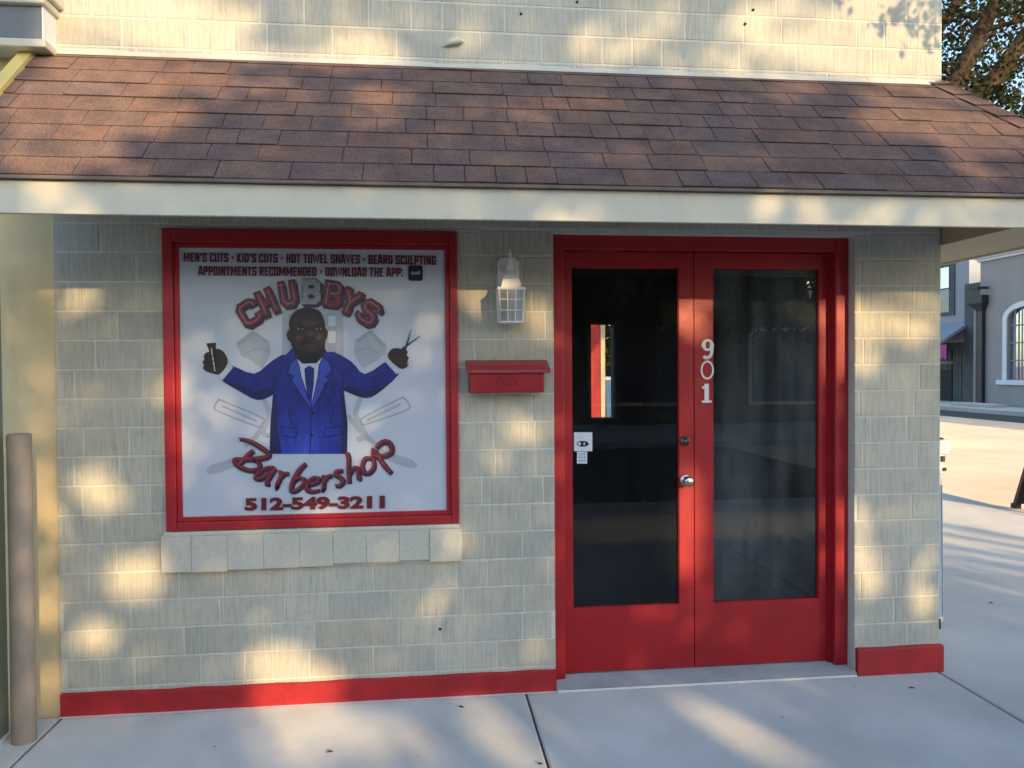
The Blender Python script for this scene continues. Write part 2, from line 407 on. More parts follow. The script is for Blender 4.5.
# side, rear and roof of the building
wb.box(0, .2, .2, DEPTH, -.1, TOP, 1); wb.box(WX1 - .2, WX1, .2, DEPTH, -.1, TOP, 1)
front = wb.build('front_wall', [M['block'], M['mortar']], shop)
RW = (at(587, 325, 1, DEPTH), at(611, 417, 1, DEPTH)); RWR = (RW[0].x, RW[1].x, RW[1].z, RW[0].z)
rw = MB()
for x0, x1, z0, z1 in rect_minus([(.2, WX1 - .2, -.1, TOP)], RWR): rw.box(x0, x1, DEPTH - .2, DEPTH, z0, z1)
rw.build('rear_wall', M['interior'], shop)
it = MB(); it.box(.2, WX1 - .2, .2, DEPTH - .2, 2.6, 2.7); it.box(.2, .21, .2, DEPTH - .2, .02, 2.6); it.box(WX1 - .21, WX1 - .2, .2, DEPTH - .2, .02, 2.6)
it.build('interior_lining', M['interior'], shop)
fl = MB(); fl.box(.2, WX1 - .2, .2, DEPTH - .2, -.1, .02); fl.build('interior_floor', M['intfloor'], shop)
rdk = MB(); rdk.box(.2, WX1 - .2, .2, DEPTH - .2, TOP - .2, TOP - .1); rdk.build('roof_deck', M['drip'], shop)
rwf = MB(); x0, x1, z0, z1 = RWR
rwf.box(x0 - .05, x0, DEPTH - .22, DEPTH - .14, z0 - .05, z1 + .05); rwf.box(x1, x1 + .05, DEPTH - .22, DEPTH - .14, z0 - .05, z1 + .05)
rwf.box(x0, x1, DEPTH - .22, DEPTH - .14, z1, z1 + .05); rwf.box(x0, x1, DEPTH - .26, DEPTH - .14, z0 - .05, z0)
rwo = rwf.build('rear_window', M['rust'], shop)
pn = MB(); pn.box(x0, x1, DEPTH - .18, DEPTH - .174, z0, z1); pn.build('pane', glass('rear_glass', (.97, .97, .97), .01, (.3, .3, .3)), rwo)
# stub of a broken bracket and plugs on the upper wall
sb = MB()
bx, bz = wall_pt(452, 44)
sb.tube([(bx - .045, 0, bz - .012), (bx - .01, -.02, bz), (bx + .03, -.028, bz + .008), (bx + .055, -.012, bz + .012)], [.006, .013, .016, .006], 8)
sb.build('bracket_stub', M['mortar'], shop)
for (u, v) in ((521, 14), (577, 2), (745, 24), (753, 10), (440, 629)):
    X, Z = wall_pt(u, v); hl = MB(); hl.lathe([(.0, -.004), (.006, -.004), (.007, .002)], (X, -.001, Z), 'y', 10); hl.build('wall_plug', M['shadow'], shop)
# sealant bead where the awning meets the wall
fs = MB()
n = 60
for i in range(n):
    xa, xb = -.02 + i * 4.40 / n, -.02 + (i + 1) * 4.40 / n
    za = RT + .016 + .004 * math.sin(i * .7) + random.uniform(-.002, .002)
    fs.hexa([(xa, -.028, RT - .015), (xb, -.028, RT - .015), (xb, .0, RT - .015), (xa, .0, RT - .015), (xa, -.006, za), (xb, -.006, za), (xb, 0, za), (xa, 0, za)])
fs.build('wall_flashing', M['cream'], shop)
# red plinth
def plinth(x0, x1, zt, y):
    b = MB(); n = max(3, int((x1 - x0) / .12)); pts = []
    for i in range(n + 1):
        X = x0 + (x1 - x0) * i / n
        pts.append((X, y + random.uniform(-.002, .002), zt + random.uniform(-.003, .003)))
    for p, q in zip(pts, pts[1:]):
        b.face([(p[0], p[1], -.01), (q[0], q[1], -.01), (q[0], q[1], q[2] - .006), (p[0], p[1], p[2] - .006)])
        b.face([(p[0], p[1], p[2] - .006), (q[0], q[1], q[2] - .006), (q[0], q[1] + .006, q[2]), (p[0], p[1] + .006, p[2])])
        b.face([(p[0], p[1] + .006, p[2]), (q[0], q[1] + .006, q[2]), (q[0], .003, q[2] + .002), (p[0], .003, p[2] + .002)])
    for p, s in ((pts[0], 1), (pts[-1], -1)):
        f = [(p[0], p[1], -.01), (p[0], p[1], p[2] - .006), (p[0], p[1] + .006, p[2]), (p[0], .003, p[2] + .002), (p[0], .003, -.01)]
        b.face(f if s > 0 else f[::-1])
    return fixn(b.build('plinth', M['redbase'], shop))
plinth(.0, 2.316, .106, -.014); plinth(3.886, 4.360, .136, -.024)
bd = MB()
for i in range(40):
    xa, xb = .0 + i * .0579, .0 + (i + 1) * .0579
    w_ = .014 + random.uniform(-.004, .008)
    bd.face([(xa, -.0145 - w_, .0022), (xb, -.0145 - w_ * random.uniform(.8, 1.2), .0022), (xb, -.013, .0035), (xa, -.013, .0035)])
bd.build('sealant_line', M['numw'], shop)
# rowlock sill under the window
sm = MB(); x = .462
bounds = [.462, .60, .76, .925, 1.09, 1.245, 1.40, 1.555, 1.70, 1.852]
for i, (a, b) in enumerate(zip(bounds, bounds[1:])):
    zb = .660 + .006 * i / 8 + random.uniform(-.004, .004) + (.022 if i in (5, 6, 7) else 0) * .5; yf = -.036 + random.uniform(-.003, .003)
    bm = bmesh.new(); bmesh.ops.create_cube(bm, size=1)
    for v in bm.verts:
        X = a + .0003 if v.co.x < 0 else b - .0003
        if v.co.y < 0: Y = yf; Z = zb if v.co.z < 0 else .826
        else: Y = .003; Z = zb - .004 if v.co.z < 0 else .835
        v.co = (X, Y, Z)
    bmesh.ops.bevel(bm, geom=list(bm.edges), offset=.002, segments=1, affect='EDGES', profile=.5)
    sm.add_bm(bm)
sm.box(.47, 1.846, -.02, .0035, .82, .845, bev=.004)
sm.box(.468, 1.845, -.030, .002, .678, .82)
sm.build('window_sill', M['sill'], shop)

# ---- awning
XL, XR, EY, EZ = -.05, 4.87, -.770, 2.306
aw = MB()                                        # shingles: part of the building
SL = math.hypot(-EY, RT - EZ); dy_, dz_ = -EY / SL, (RT - EZ) / SL
nn = Vector((0, -dz_, dy_))
def rp(x, s, h=0): return Vector((x, EY + dy_ * s, EZ + dz_ * s)) + nn * h
def hipx(s): return XR + (4.36 - XR) * s / SL
PAL = [(.168, .112, .097), (.156, .110, .102), (.172, .111, .094), (.176, .109, .092), (.166, .114, .098), (.154, .108, .101), (.174, .115, .096), (.158, .111, .103), (.163, .110, .097), (.170, .110, .095)]
aw.face([rp(XL, 0), rp(XR, 0), rp(hipx(SL), SL), rp(XL, SL)], 0, PAL[0])
EXPO = .1265; k = 0
while k * EXPO < SL - .02:
    s0 = k * EXPO; s1 = min(s0 + EXPO + .03, SL)
    x = XL - random.uniform(0, .2)
    base = random.random()
    while x < hipx(s0):
        w_ = random.choice((.12, .16, .19, .23, .27, .32)); a, b = max(XL, x), x + w_ - .004
        thick = random.choice((.008, .0085, .009, .012))
        b0, b1 = min(b, hipx(s0)), min(b, hipx(s1)); a1 = min(a, hipx(s1) - .001)
        if b0 - a > .01:
            c = PAL[int(random.random() * len(PAL))]; f = random.uniform(1.02, 1.12); c = tuple(q * f for q in c)
            d0 = random.uniform(-.002, .002)
            edge_shade = tuple(q * .6 for q in c)  # course shadow lines: lower tab edges darkened in the colour
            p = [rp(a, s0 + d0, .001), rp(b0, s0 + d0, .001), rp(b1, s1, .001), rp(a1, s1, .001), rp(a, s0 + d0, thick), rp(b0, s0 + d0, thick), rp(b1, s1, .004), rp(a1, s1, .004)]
            aw.mesh(p, [(4, 5, 6, 7), (1, 2, 6, 5), (3, 0, 4, 7)], 0, c); aw.mesh(p, [(0, 1, 5, 4)], 0, edge_shade)
        x += w_
    k += 1
# returning slope on the side street
rv = [(XR, EY, EZ), (XR, DEPTH, EZ), (4.352, DEPTH, RT), (4.352, 0, RT), (4.36, 0, RT)]
aw.face([rv[0], rv[1], rv[2], rv[3]], 0, PAL[3])
hd = Vector((4.36 - XR, -EY, RT - EZ)); hl_ = hd.length; hd.normalize()
for i in range(11):
    s0 = i * .125 + .02; s1 = s0 + .2
    if s1 > hl_ + .05: s1 = hl_ + .05
    c = random.choice([PAL[3], PAL[6], PAL[2]]); c = tuple(q * 1.15 for q in c)
    P0 = Vector((XR, EY, EZ)) + hd * s0; P1 = Vector((XR, EY, EZ)) + hd * s1
    wl = Vector((-.10, 0, 0)); wr = Vector((0, .10, 0)); up = Vector((.35, -.35, .6)).normalized()
    h0, h1 = .022, .010
    A0, B0, C0 = P0 + wl + nn * .016, P0 + up * h0, P0 + wr + Vector((.6, 0, .7)) * .016
    A1, B1, C1 = P1 + wl + nn * .006, P1 + up * h1, P1 + wr + Vector((.6, 0, .7)) * .006
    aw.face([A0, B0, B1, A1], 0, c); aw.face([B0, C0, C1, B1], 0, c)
    D = Vector((0, 0, -.012)); edge_shade = tuple(q * .4 for q in c)  # cap edges get the same shade in their colour
    aw.face([A0 + D, B0 + D, B0, A0], 0, edge_shade); aw.face([B0 + D, C0 + D, C0, B0], 0, edge_shade)
awn = aw.build('shingle_awning', M['shingle'], shop)
fa = MB()
fa.box(XL, XR - .02, -PJ, -PJ + .022, FB, FT, bev=.003)
fa.build('fascia_board', M['fascia'], awn)
fa = MB(); fa.box(XR - .042, XR - .02, -PJ + .023, DEPTH, FB + .035, FT, bev=.003); fa.build('side_fascia_board', M['soffit2'], awn)
de = MB(); de.box(XL, XR, EY - .004, EY + .03, FT + .001, EZ + .002); de.box(XR - .025, XR + .003, EY + .03, DEPTH, FT + .001, EZ + .002)
de.build('drip_edge', M['drip'], awn)
XS = 4.351
sf = MB(); sf.hexa([(XL, -PJ + .022, FT - .02), (XS, -PJ + .022, FT - .02), (XS, -.001, FT + .22), (XL, -.001, FT + .22), (XL, -PJ + .022, FT - .008), (XS, -PJ + .022, FT - .008), (XS, -.001, FT + .232), (XL, -.001, FT + .232)])
sf.build('soffit', M['soffit'], awn)
sf = MB(); sf.box(XS + .001, XR - .043, -PJ + .023, DEPTH, FB + .045, FB + .06); sf.box(XS, XS + .01, -PJ + .024, -.001, FB + .061, FT + .215); sf.build('side_soffit', M['soffit2'], awn)
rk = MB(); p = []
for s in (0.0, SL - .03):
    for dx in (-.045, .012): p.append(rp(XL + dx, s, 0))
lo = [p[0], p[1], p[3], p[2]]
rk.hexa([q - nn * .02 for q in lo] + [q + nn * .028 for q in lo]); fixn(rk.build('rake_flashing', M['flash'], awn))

# ---- door
df = MB(); fy0, fy1 = .06, .14
JL, JR = 2.376, 3.806; HT = 2.19
df.box(DO[0], JL, fy0, fy1 + .05, .028, DO[3], bev=.004); df.box(JR, DO[1], fy0, fy1 + .05, .028, DO[3], bev=.008)
df.box(JL, JR, fy0 + .003, fy1 + .05, HT, DO[3] - .001, bev=.004)
df.box(JR - .012, JR, .105, .119, .03, HT)
dframe = df.build('door_frame', M['red'], shop)
th = MB(); th.box(DO[0] + .001, DO[1] - .001, -.028, .26, -.02, .026, bev=.006); tho = th.build('threshold', M['thresh'], shop)
te = MB(); te.box(DO[0] + .004, DO[1] - .004, -.036, -.0285, .001, .011, bev=.002); te.build('threshold_edge', M['numw'], tho)
LY = .12; LT = .042
GT, GB = 2.109, .363
def leaf(x0, x1, g0, g1, gm):
    b = MB()
    rects = rect_minus([(x0, x1, .034, HT - .003)], (g0, g1, GB, GT))
    bm = bmesh.new()
    o = b
    # stiles and rails as one bevelled plate: outer ring
    for q in ((x0, g0, .034, HT - .003), (g1, x1, .034, HT - .003)): b.box(q[0], q[1], LY, LY + LT, q[2], q[3])
    b.box(g0, g1, LY + .0002, LY + LT, GT, HT - .004); b.box(g0, g1, LY + .0002, LY + LT, .035, GB)
    bm.free()
    d = b.build('door', M['red'], shop)
    s = MB(); w_ = .004
    for q in ((g0, g0 + w_, GB, GT), (g1 - w_, g1, GB, GT), (g0 + w_, g1 - w_, GB, GB + w_), (g0 + w_, g1 - w_, GT - w_, GT)):
        s.box(q[0], q[1], LY + .006, LY + .03, q[2], q[3])
    s.build('glazing_bead', M['red'], d)
    pn = MB(); pn.face([(g0 + .006, LY + .02, GB + .006), (g1 - .006, LY + .02, GB + .006), (g1 - .006, LY + .02, GT - .006), (g0 + .006, LY + .02, GT - .006)])
    pn.build('glass_pane', gm, d)
    return d
dl = leaf(JL + .003, 3.066, 2.426, 2.989, M['glass'])
dr = leaf(3.071, JR - .003, 3.170, 3.750, M['glassdusty'])
dl['label'] = 'left door leaf carrying the knob and a paper notice'; dr['label'] = 'right door leaf carrying the number 901'
kx, kz = wall_pt(685, 480, LY); kn = MB()
kn.lathe([(0, .0), (.030, .0), (.030, -.008), (.026, -.011), (.012, -.013), (.011, -.034), (.020, -.040), (.027, -.050), (.028, -.058), (.024, -.067), (.014, -.072), (0, -.073)], (kx, LY, kz), 'y', 28)
fixn(kn.build('door_knob', M['steel'], dl))
kn = MB(); bx, bz = wall_pt(684.5, 441, LY)
kn.lathe([(0, 0), (.026, 0), (.026, -.007), (.022, -.012), (.012, -.013), (.012, -.018), (0, -.019)], (bx, LY, bz), 'y', 28)
kn.box(bx - .002, bx + .002, LY - .0205, LY - .017, bz - .007, bz + .007)
fixn(kn.build('deadbolt', M['bronze'], dl))
# house number
def ribbon(mb, pts, ws, fn, mi=0, col=(1, 1, 1), close=False):
    # pts in 2-D, ws width(s); fn maps 2-D -> 3-D
    n = len(pts)
    if not isinstance(ws, (list, tuple)): ws = [ws] * n
    L = []; Rr = []
    for i in range(n):
        a = pts[(i - 1) % n] if (i > 0 or close) else pts[0]; b = pts[(i + 1) % n] if (i < n - 1 or close) else pts[-1]; p = pts[i]
        def nrm(q, r):
            dx, dy = r[0] - q[0], r[1] - q[1]; l = math.hypot(dx, dy) or 1; return (-dy / l, dx / l)
        if i == 0 and not close: n1 = n2 = nrm(p, b)
        elif i == n - 1 and not close: n1 = n2 = nrm(a, p)
        else: n1, n2 = nrm(a, p), nrm(p, b)
        mx, my = n1[0] + n2[0], n1[1] + n2[1]; l = math.hypot(mx, my) or 1; mx /= l; my /= l
        cs = max(.5, mx * n1[0] + my * n1[1]); h = ws[i] / 2 / cs
        L.append((p[0] + mx * h, p[1] + my * h)); Rr.append((p[0] - mx * h, p[1] - my * h))
    vs = [fn(q) for q in L] + [fn(q) for q in Rr]; m_ = n if close else n - 1
    mb.mesh(vs, [(i, (i + 1) % n, n + (i + 1) % n, n + i) for i in range(m_)], mi, col)
def smooth(pts, sub=6, close=False):                # Catmull-Rom
    out = []; n = len(pts); rng = n if close else n - 1
    for i in range(rng):
        p0 = pts[(i - 1) % n] if (close or i > 0) else pts[0]; p1 = pts[i]; p2 = pts[(i + 1) % n]; p3 = pts[(i + 2) % n] if (close or i + 2 < n) else pts[-1]
        for k in range(sub):
            t_ = k / sub
            out.append(tuple(.5 * (2 * b + (c - a) * t_ + (2 * a - 5 * b + 4 * c - d) * t_ ** 2 + (-a + 3 * b - 3 * c + d) * t_ ** 3) for a, b, c, d in zip(p0, p1, p2, p3)))
    if not close: out.append(tuple(pts[-1]))
    return out
def num_fn(u, v, h):
    cx, cz = wall_pt(u, v, LY); return lambda q: (cx + q[0] * h, LY - .004, cz + q[1] * h)
def ell(cx, cy, rx, ry, n=28, a0=0, a1=2 * math.pi): return [(cx + rx * math.cos(a0 + (a1 - a0) * i / n), cy + ry * math.sin(a0 + (a1 - a0) * i / n)) for i in range(n + (a1 - a0 < 6.28))]
hN = .103
b = MB(); f = num_fn(707.5, 349, hN)
ribbon(b, ell(0, .20, .215, .24), [.23 - .11 * abs(math.sin(2 * math.pi * i / 28)) for i in range(28)], f, close=True)
ribbon(b, smooth([(.215, .20), (.22, -.05), (.16, -.30), (.02, -.42), (-.13, -.43), (-.22, -.36)]), .16, lambda q: (f(q)[0], f(q)[1] - .0006, f(q)[2]))
b.build('house_number', M['numw'], dr)
b = MB(); f = num_fn(707, 370, hN); ribbon(b, ell(0, 0, .30, .43, 36), .09, f, close=True); b.build('house_number', M['numw'], dr)
b = MB(); f = num_fn(706, 393, hN)
ribbon(b, [(.02, .47), (.02, -.47)], .23, f); f2 = lambda q: (f(q)[0], f(q)[1] - .0006, f(q)[2])
ribbon(b, [(-.22, .25), (-.10, .31), (.04, .43)], .11, f2); ribbon(b, [(-.23, -.43), (.27, -.43)], .12, f2); b.build('house_number', M['numw'], dr)
# notice and sticker on the glass
GY = LY + .0185
def quad(mb, u0, u1, v0, v1, y, mi=0):
    p = [wall_pt(u0, v1, y), wall_pt(u1, v1, y), wall_pt(u1, v0, y), wall_pt(u0, v0, y)]
    mb.face([(a, y, c) for a, c in p], mi)
nb_ = MB(); quad(nb_, 574, 592.3, 432.3, 451.2, GY)
def nfn(q): x, z = wall_pt(q[0], q[1], GY - .0006); return (x, GY - .0006, z)
def nfn2(q): x, z = wall_pt(q[0], q[1], GY - .0012); return (x, GY - .0012, z)
nb_.face([nfn(q) for q in ell(582.7, 443.8, 6.1, 2.9, 28)][::-1], 1)
nb_.face([nfn2(q) for q in ell(579.2, 443.8, 1.7, 1.5, 16)][::-1], 0); nb_.face([nfn2(q) for q in ell(584.2, 443.8, .7, 1.6, 16)][::-1], 0)
tag(nb_.build('paper_notice', [M['paper'], M['ink']]), 'square white paper notice with black oval mark on the left door glass', 'notice')
nb_ = MB(); quad(nb_, 577, 587.2, 451.6, 463.6, GY)
for r_ in range(3):
    for c_ in range(3):
        u0 = 578.6 + c_ * 2.5 + (r_ % 2) * .4; quad(nb_, u0, u0 + 1.5, 453.3 + r_ * 3.2, 455.2 + r_ * 3.2, GY - .0006, 1)
tag(nb_.build('sticker', [M['paper'], M['inkpale']]), 'small pale blue sticker below the paper notice on door glass', 'sticker')

# ------------------------------------------------------------------ shop sign in the window opening
sign = thing('shop_sign', (1.167, 0, .846), 'barbershop sign panel in red frame with printed man in blue suit', 'sign')
fr = MB(); a, b_, c_, d_ = WIN; e, f_, g_, h_ = INN
for (q, y0) in (((a, e - .022, c_, d_), -.022), ((f_ + .022, b_, c_, d_), -.022)): fr.box(q[0], q[1], y0, .05, q[2], q[3], bev=.004)
fr.box(e - .022, f_ + .022, -.0215, .05, h_ + .022, d_ - .001, bev=.004); fr.box(e - .022, f_ + .022, -.0215, .05, c_ + .001, g_ - .022, bev=.004)
fr.build('frame', M['red'], sign)
fr = MB()
fr.box(e - .022, e, -.008, .05, g_ - .022, h_ + .022, bev=.003); fr.box(f_, f_ + .022, -.008, .05, g_ - .022, h_ + .022, bev=.003)
fr.box(e, f_, -.0075, .05, h_, h_ + .022, bev=.003); fr.box(e, f_, -.0075, .05, g_ - .022, g_, bev=.003)
fr.build('inner_frame', M['red'], sign)
PY = .004
pb = MB(); pb.box(e, f_, PY, .04, g_, h_); panel = pb.build('panel', M['vinyl'], sign)
LS = .0005
def P(u, v, k=1): x, z = wall_pt(u, v, PY); return (x, PY - LS * k, z)
def pfn(k): return lambda q: P(q[0], q[1], k)
def poly(mb, pts, k, mi=0): mb.face([P(u, v, k) for u, v in pts][::-1], mi)
C1 = lambda pts: [(160 + x / 3.413, 225 + y / 3.413) for x, y in pts]        # measuring grids
C2 = lambda pts: [(160 + x / 3.413, 380 + y / 3.413) for x, y in pts]
C3 = lambda pts: [(230 + x / 4.52, 300 + y / 4.52) for x, y in pts]
C4 = lambda pts: [(200 + x / 4.452, 380 + y / 4.452) for x, y in pts]
# pale tools behind the figure
TMAT = [M['greyink'], M['greyline'], M['vinyl']]
def tool(mb): mb.build('printed_tool', TMAT, panel)
b = MB(); poly(b, C1([(416, 292), (625, 282), (628, 470), (418, 475)]), 1, 0)
for q in ([(440, 300), (470, 298), (470, 440), (440, 442)], [(572, 296), (602, 294), (602, 440), (572, 440)]): poly(b, C1(q), 2, 1)
for q in ([(574, 310), (600, 309), (600, 345), (574, 346)], [(574, 362), (600, 361), (600, 402), (574, 404)]): poly(b, C1(q), 3, 2)
tool(b)
b = MB(); poly(b, C1([(258, 402), (318, 357), (376, 398), (378, 440), (350, 490), (300, 455), (280, 450)]), 1, 0)
ribbon(b, C1([(268, 408), (318, 368), (366, 402)]), 2.2, pfn(2), 1); ribbon(b, C1([(290, 440), (330, 420), (372, 430)]), 1.2, pfn(2.3), 1); tool(b)
b = MB(); poly(b, C1([(775, 410), (718, 355), (664, 392), (662, 440), (692, 490), (740, 462), (768, 440)]), 1, 0)
ribbon(b, C1([(766, 412), (718, 366), (674, 398)]), 2.2, pfn(2), 1); ribbon(b, C1([(750, 440), (712, 420), (668, 430)]), 1.2, pfn(2.3), 1); tool(b)
TK = 2.5
for pts in ([(352, 60), (372, 120), (352, 180), (380, 190)], [(690, 50), (668, 118), (700, 185), (672, 205)], [(640, 120), (700, 190), (760, 235)], [(375, 125), (330, 190), (290, 225)]):
    TK += .25; b = MB(); ribbon(b, smooth(C2(pts)), 5.0, pfn(TK), 0); tool(b)
for pts, pl2 in (([(200, 70), (186, 92), (204, 108), (330, 158), (348, 150), (346, 128), (215, 72)], [(212, 88), (330, 140)]), ([(832, 62), (850, 82), (838, 104), (700, 152), (690, 146), (694, 128), (818, 64)], [(822, 82), (706, 138)])):
    b = MB(); ribbon(b, smooth(C2(pts), 5, True), 1.3, pfn(4), 1, close=True); ribbon(b, C2(pl2), 2.2, pfn(4.3), 0); tool(b)
b = MB(); poly(b, C2([(156, 305), (175, 290), (270, 262), (300, 268), (285, 285), (200, 318), (165, 322)]), 1, 0); tool(b)
b = MB(); poly(b, C2([(882, 290), (860, 272), (750, 235), (720, 240), (735, 258), (840, 298), (870, 302)]), 1, 0); tool(b)
# figure
fg = MB(); mats = [M['suit'], M['suitdark'], M['suitlight'], M['skin'], M['hair'], M['vinyl'], M['skinlight'], M['silver']]
la = C3([(190, 275), (110, 333), (8, 297), (-10, 330), (-42, 358), (40, 410), (125, 452), (200, 425), (260, 360), (255, 250)])
ra = C3([(515, 410), (600, 442), (660, 428), (762, 338), (735, 312), (712, 275), (610, 335), (545, 275), (440, 235), (440, 380)])
poly(fg, smooth(la, 3, True), 5, 0); poly(fg, smooth(ra, 3, True), 5, 0)
poly(fg, C3([(285, 215), (255, 245), (190, 275), (195, 425), (183, 560), (180, 695), (530, 695), (532, 560), (515, 410), (545, 275), (440, 235), (425, 215), (355, 240)]), 6, 0)
poly(fg, C3([(300, 265), (420, 258), (400, 330), (369, 470), (335, 400), (312, 330)]), 7, 5)        # shirt
poly(fg, C3([(338, 310), (358, 296), (380, 308), (376, 400), (369, 468), (350, 440)]), 8, 0)          # tie
ribbon(fg, C3([(338, 312), (344, 380), (360, 440)]), .7, pfn(9), 1); ribbon(fg, C3([(380, 310), (378, 380), (370, 440)]), .7, pfn(9), 1)
poly(fg, C3([(305, 262), (275, 285), (262, 330), (290, 345), (278, 362), (362, 488), (369, 475), (322, 345), (312, 290)]), 8, 2)
poly(fg, C3([(418, 255), (448, 280), (462, 320), (432, 345), (446, 358), (376, 488), (369, 475), (398, 345), (404, 290)]), 8, 2)
for pts, w_ in (([(305, 262), (275, 285), (262, 330), (290, 345), (278, 362), (362, 488)], .8), ([(418, 255), (448, 280), (462, 320), (432, 345), (446, 358), (376, 488)], .8),
               ([(312, 290), (322, 345), (369, 478), (398, 345), (404, 290)], .7), ([(366, 485), (366, 600), (362, 694)], .9), ([(195, 425), (205, 360), (190, 310)], 1.0), ([(515, 410), (508, 350), (525, 310)], 1.0),
               ([(232, 572), (302, 582), (300, 622), (236, 614), (232, 572)], .9), ([(430, 580), (505, 568), (502, 608), (428, 620), (430, 580)], .9), ([(428, 378), (482, 372), (480, 390), (430, 396), (428, 378)], .8),
               ([(265, 470), (270, 530), (285, 565)], .8), ([(468, 460), (466, 520), (450, 560)], .8), ([(60, 350), (110, 360), (150, 350)], .9), ([(590, 350), (640, 356), (690, 330)], .9), ([(40, 390), (100, 400)], .8), ([(620, 400), (680, 380)], .8)):
    ribbon(fg, C3(pts), w_, pfn(10), 1)
poly(fg, C3([(183, 560), (180, 695), (235, 695), (215, 560), (215, 430), (195, 425)]), 7, 1); poly(fg, C3([(532, 560), (530, 695), (500, 695), (508, 560), (500, 430), (515, 410)]), 7, 1)
poly(fg, C3([(-42, 358), (40, 410), (125, 452), (195, 425), (180, 395), (110, 415), (30, 380)]), 7, 1); poly(fg, C3([(515, 410), (600, 442), (660, 428), (700, 395), (610, 410), (530, 385)]), 7, 1)
for x, y in ((376, 512), (370, 610)): fg.face([P(*q, 11) for q in [(C3([(x, y)])[0][0] + 1.4 * math.cos(a), C3([(x, y)])[0][1] + 1.3 * math.sin(a)) for a in [i * .524 for i in range(12)]]], 4)
# white cuffs, hands
poly(fg, C1([(237, 474), (250, 486), (214, 530), (196, 518)]), 7, 5); poly(fg, C1([(766, 464), (780, 455), (820, 496), (808, 510)]), 7, 5)
poly(fg, smooth(C1([(232, 470), (222, 438), (205, 424), (188, 424), (170, 432), (158, 436), (150, 446), (152, 458), (146, 468), (151, 478), (148, 490), (160, 500), (182, 507), (206, 508)]), 3, True), 8, 3)
poly(fg, smooth(C1([(785, 462), (778, 442), (790, 424), (806, 420), (822, 422), (838, 424), (846, 434), (842, 444), (850, 454), (845, 464), (849, 476), (840, 486), (820, 490)]), 3, True), 8, 3)
for q in ([(152, 452), (186, 446)], [(150, 468), (186, 464)], [(152, 484), (186, 482)]): ribbon(fg, C1(q), 1.0, pfn(12), 4)
for q in ([(812, 434), (840, 438)], [(812, 450), (846, 452)], [(815, 466), (846, 466)]): ribbon(fg, C1(q), 1.0, pfn(10), 4)
poly(fg, C1([(162, 410), (190, 403), (194, 440), (192, 505), (182, 505), (172, 440)]), 9, 4); ribbon(fg, C1([(176, 420), (182, 460), (188, 500)]), 1.3, pfn(9.5), 7); poly(fg, C1([(160, 404), (192, 402), (192, 414), (162, 416)]), 10, 4)
ribbon(fg, C1([(800, 442), (840, 414), (889, 378)]), [1.0, 1.9, .6], pfn(11), 1); ribbon(fg, C1([(825, 462), (842, 410), (857, 358)]), [1.0, 1.9, .6], pfn(12), 1)
ribbon(fg, smooth(C1([(846, 470), (862, 462), (866, 474), (850, 484)]), 4, True), .7, pfn(10), 7, close=True)
# neck, beard, head
poly(fg, C3([(285, 215), (300, 262), (330, 288), (392, 285), (420, 255), (432, 212)]), 11, 4)
head = smooth(C3([(345, 38), (398, 48), (424, 85), (432, 132), (432, 185), (424, 226), (398, 246), (358, 252), (312, 242), (284, 215), (274, 180), (270, 95), (296, 52)]), 4, True)
poly(fg, head, 12, 3)
poly(fg, smooth(C3([(274, 135), (258, 148), (262, 178), (280, 188)]), 4, True), 11, 3); poly(fg, smooth(C3([(428, 130), (442, 140), (438, 172), (426, 180)]), 4, True), 11, 3)
poly(fg, smooth(C3([(345, 36), (400, 46), (424, 85), (428, 118), (412, 78), (340, 66), (296, 82), (274, 118), (268, 100), (296, 50)]), 3, True), 13, 4)
poly(fg, C3([(276, 185), (288, 206), (315, 230), (360, 238), (402, 232), (430, 200), (428, 228), (402, 256), (360, 264), (310, 254), (284, 222)]), 13, 4)
poly(fg, smooth(C3([(330, 100), (385, 95), (400, 112), (370, 120), (330, 118)]), 3, True), 13, 6)
poly(fg, smooth(C3([(300, 160), (330, 165), (325, 185), (300, 180)]), 3, True), 13, 6); poly(fg, smooth(C3([(350, 140), (376, 140), (384, 162), (366, 170), (348, 162)]), 3, True), 13, 6); poly(fg, smooth(C3([(388, 158), (416, 150), (416, 176), (396, 180)]), 3, True), 13, 6)
for ex in (320, 402):
    poly(fg, smooth(C3([(ex - 13, 131), (ex, 127), (ex + 12, 131), (ex, 135)]), 3, True), 14, 7); poly(fg, smooth(C3([(ex - 5, 126), (ex + 5, 125), (ex + 5, 137), (ex - 5, 137)]), 3, True), 15, 4)
ribbon(fg, C3([(298, 118), (318, 112), (340, 117)]), [.6, 1.2, .7], pfn(14), 4); ribbon(fg, C3([(382, 115), (402, 108), (420, 114)]), [.7, 1.2, .6], pfn(14), 4)
ribbon(fg, C3([(348, 166), (364, 172), (382, 165)]), .9, pfn(14), 4); ribbon(fg, C3([(335, 196), (362, 190), (392, 194)]), [.8, 1.6, .8], pfn(14), 4)
ribbon(fg, C3([(320, 208), (332, 184), (362, 178), (394, 182), (404, 205)]), .9, pfn(14), 4); ribbon(fg, C3([(340, 206), (364, 210), (386, 204)]), .8, pfn(15), 6)
fg.build('printed_figure', mats, panel)
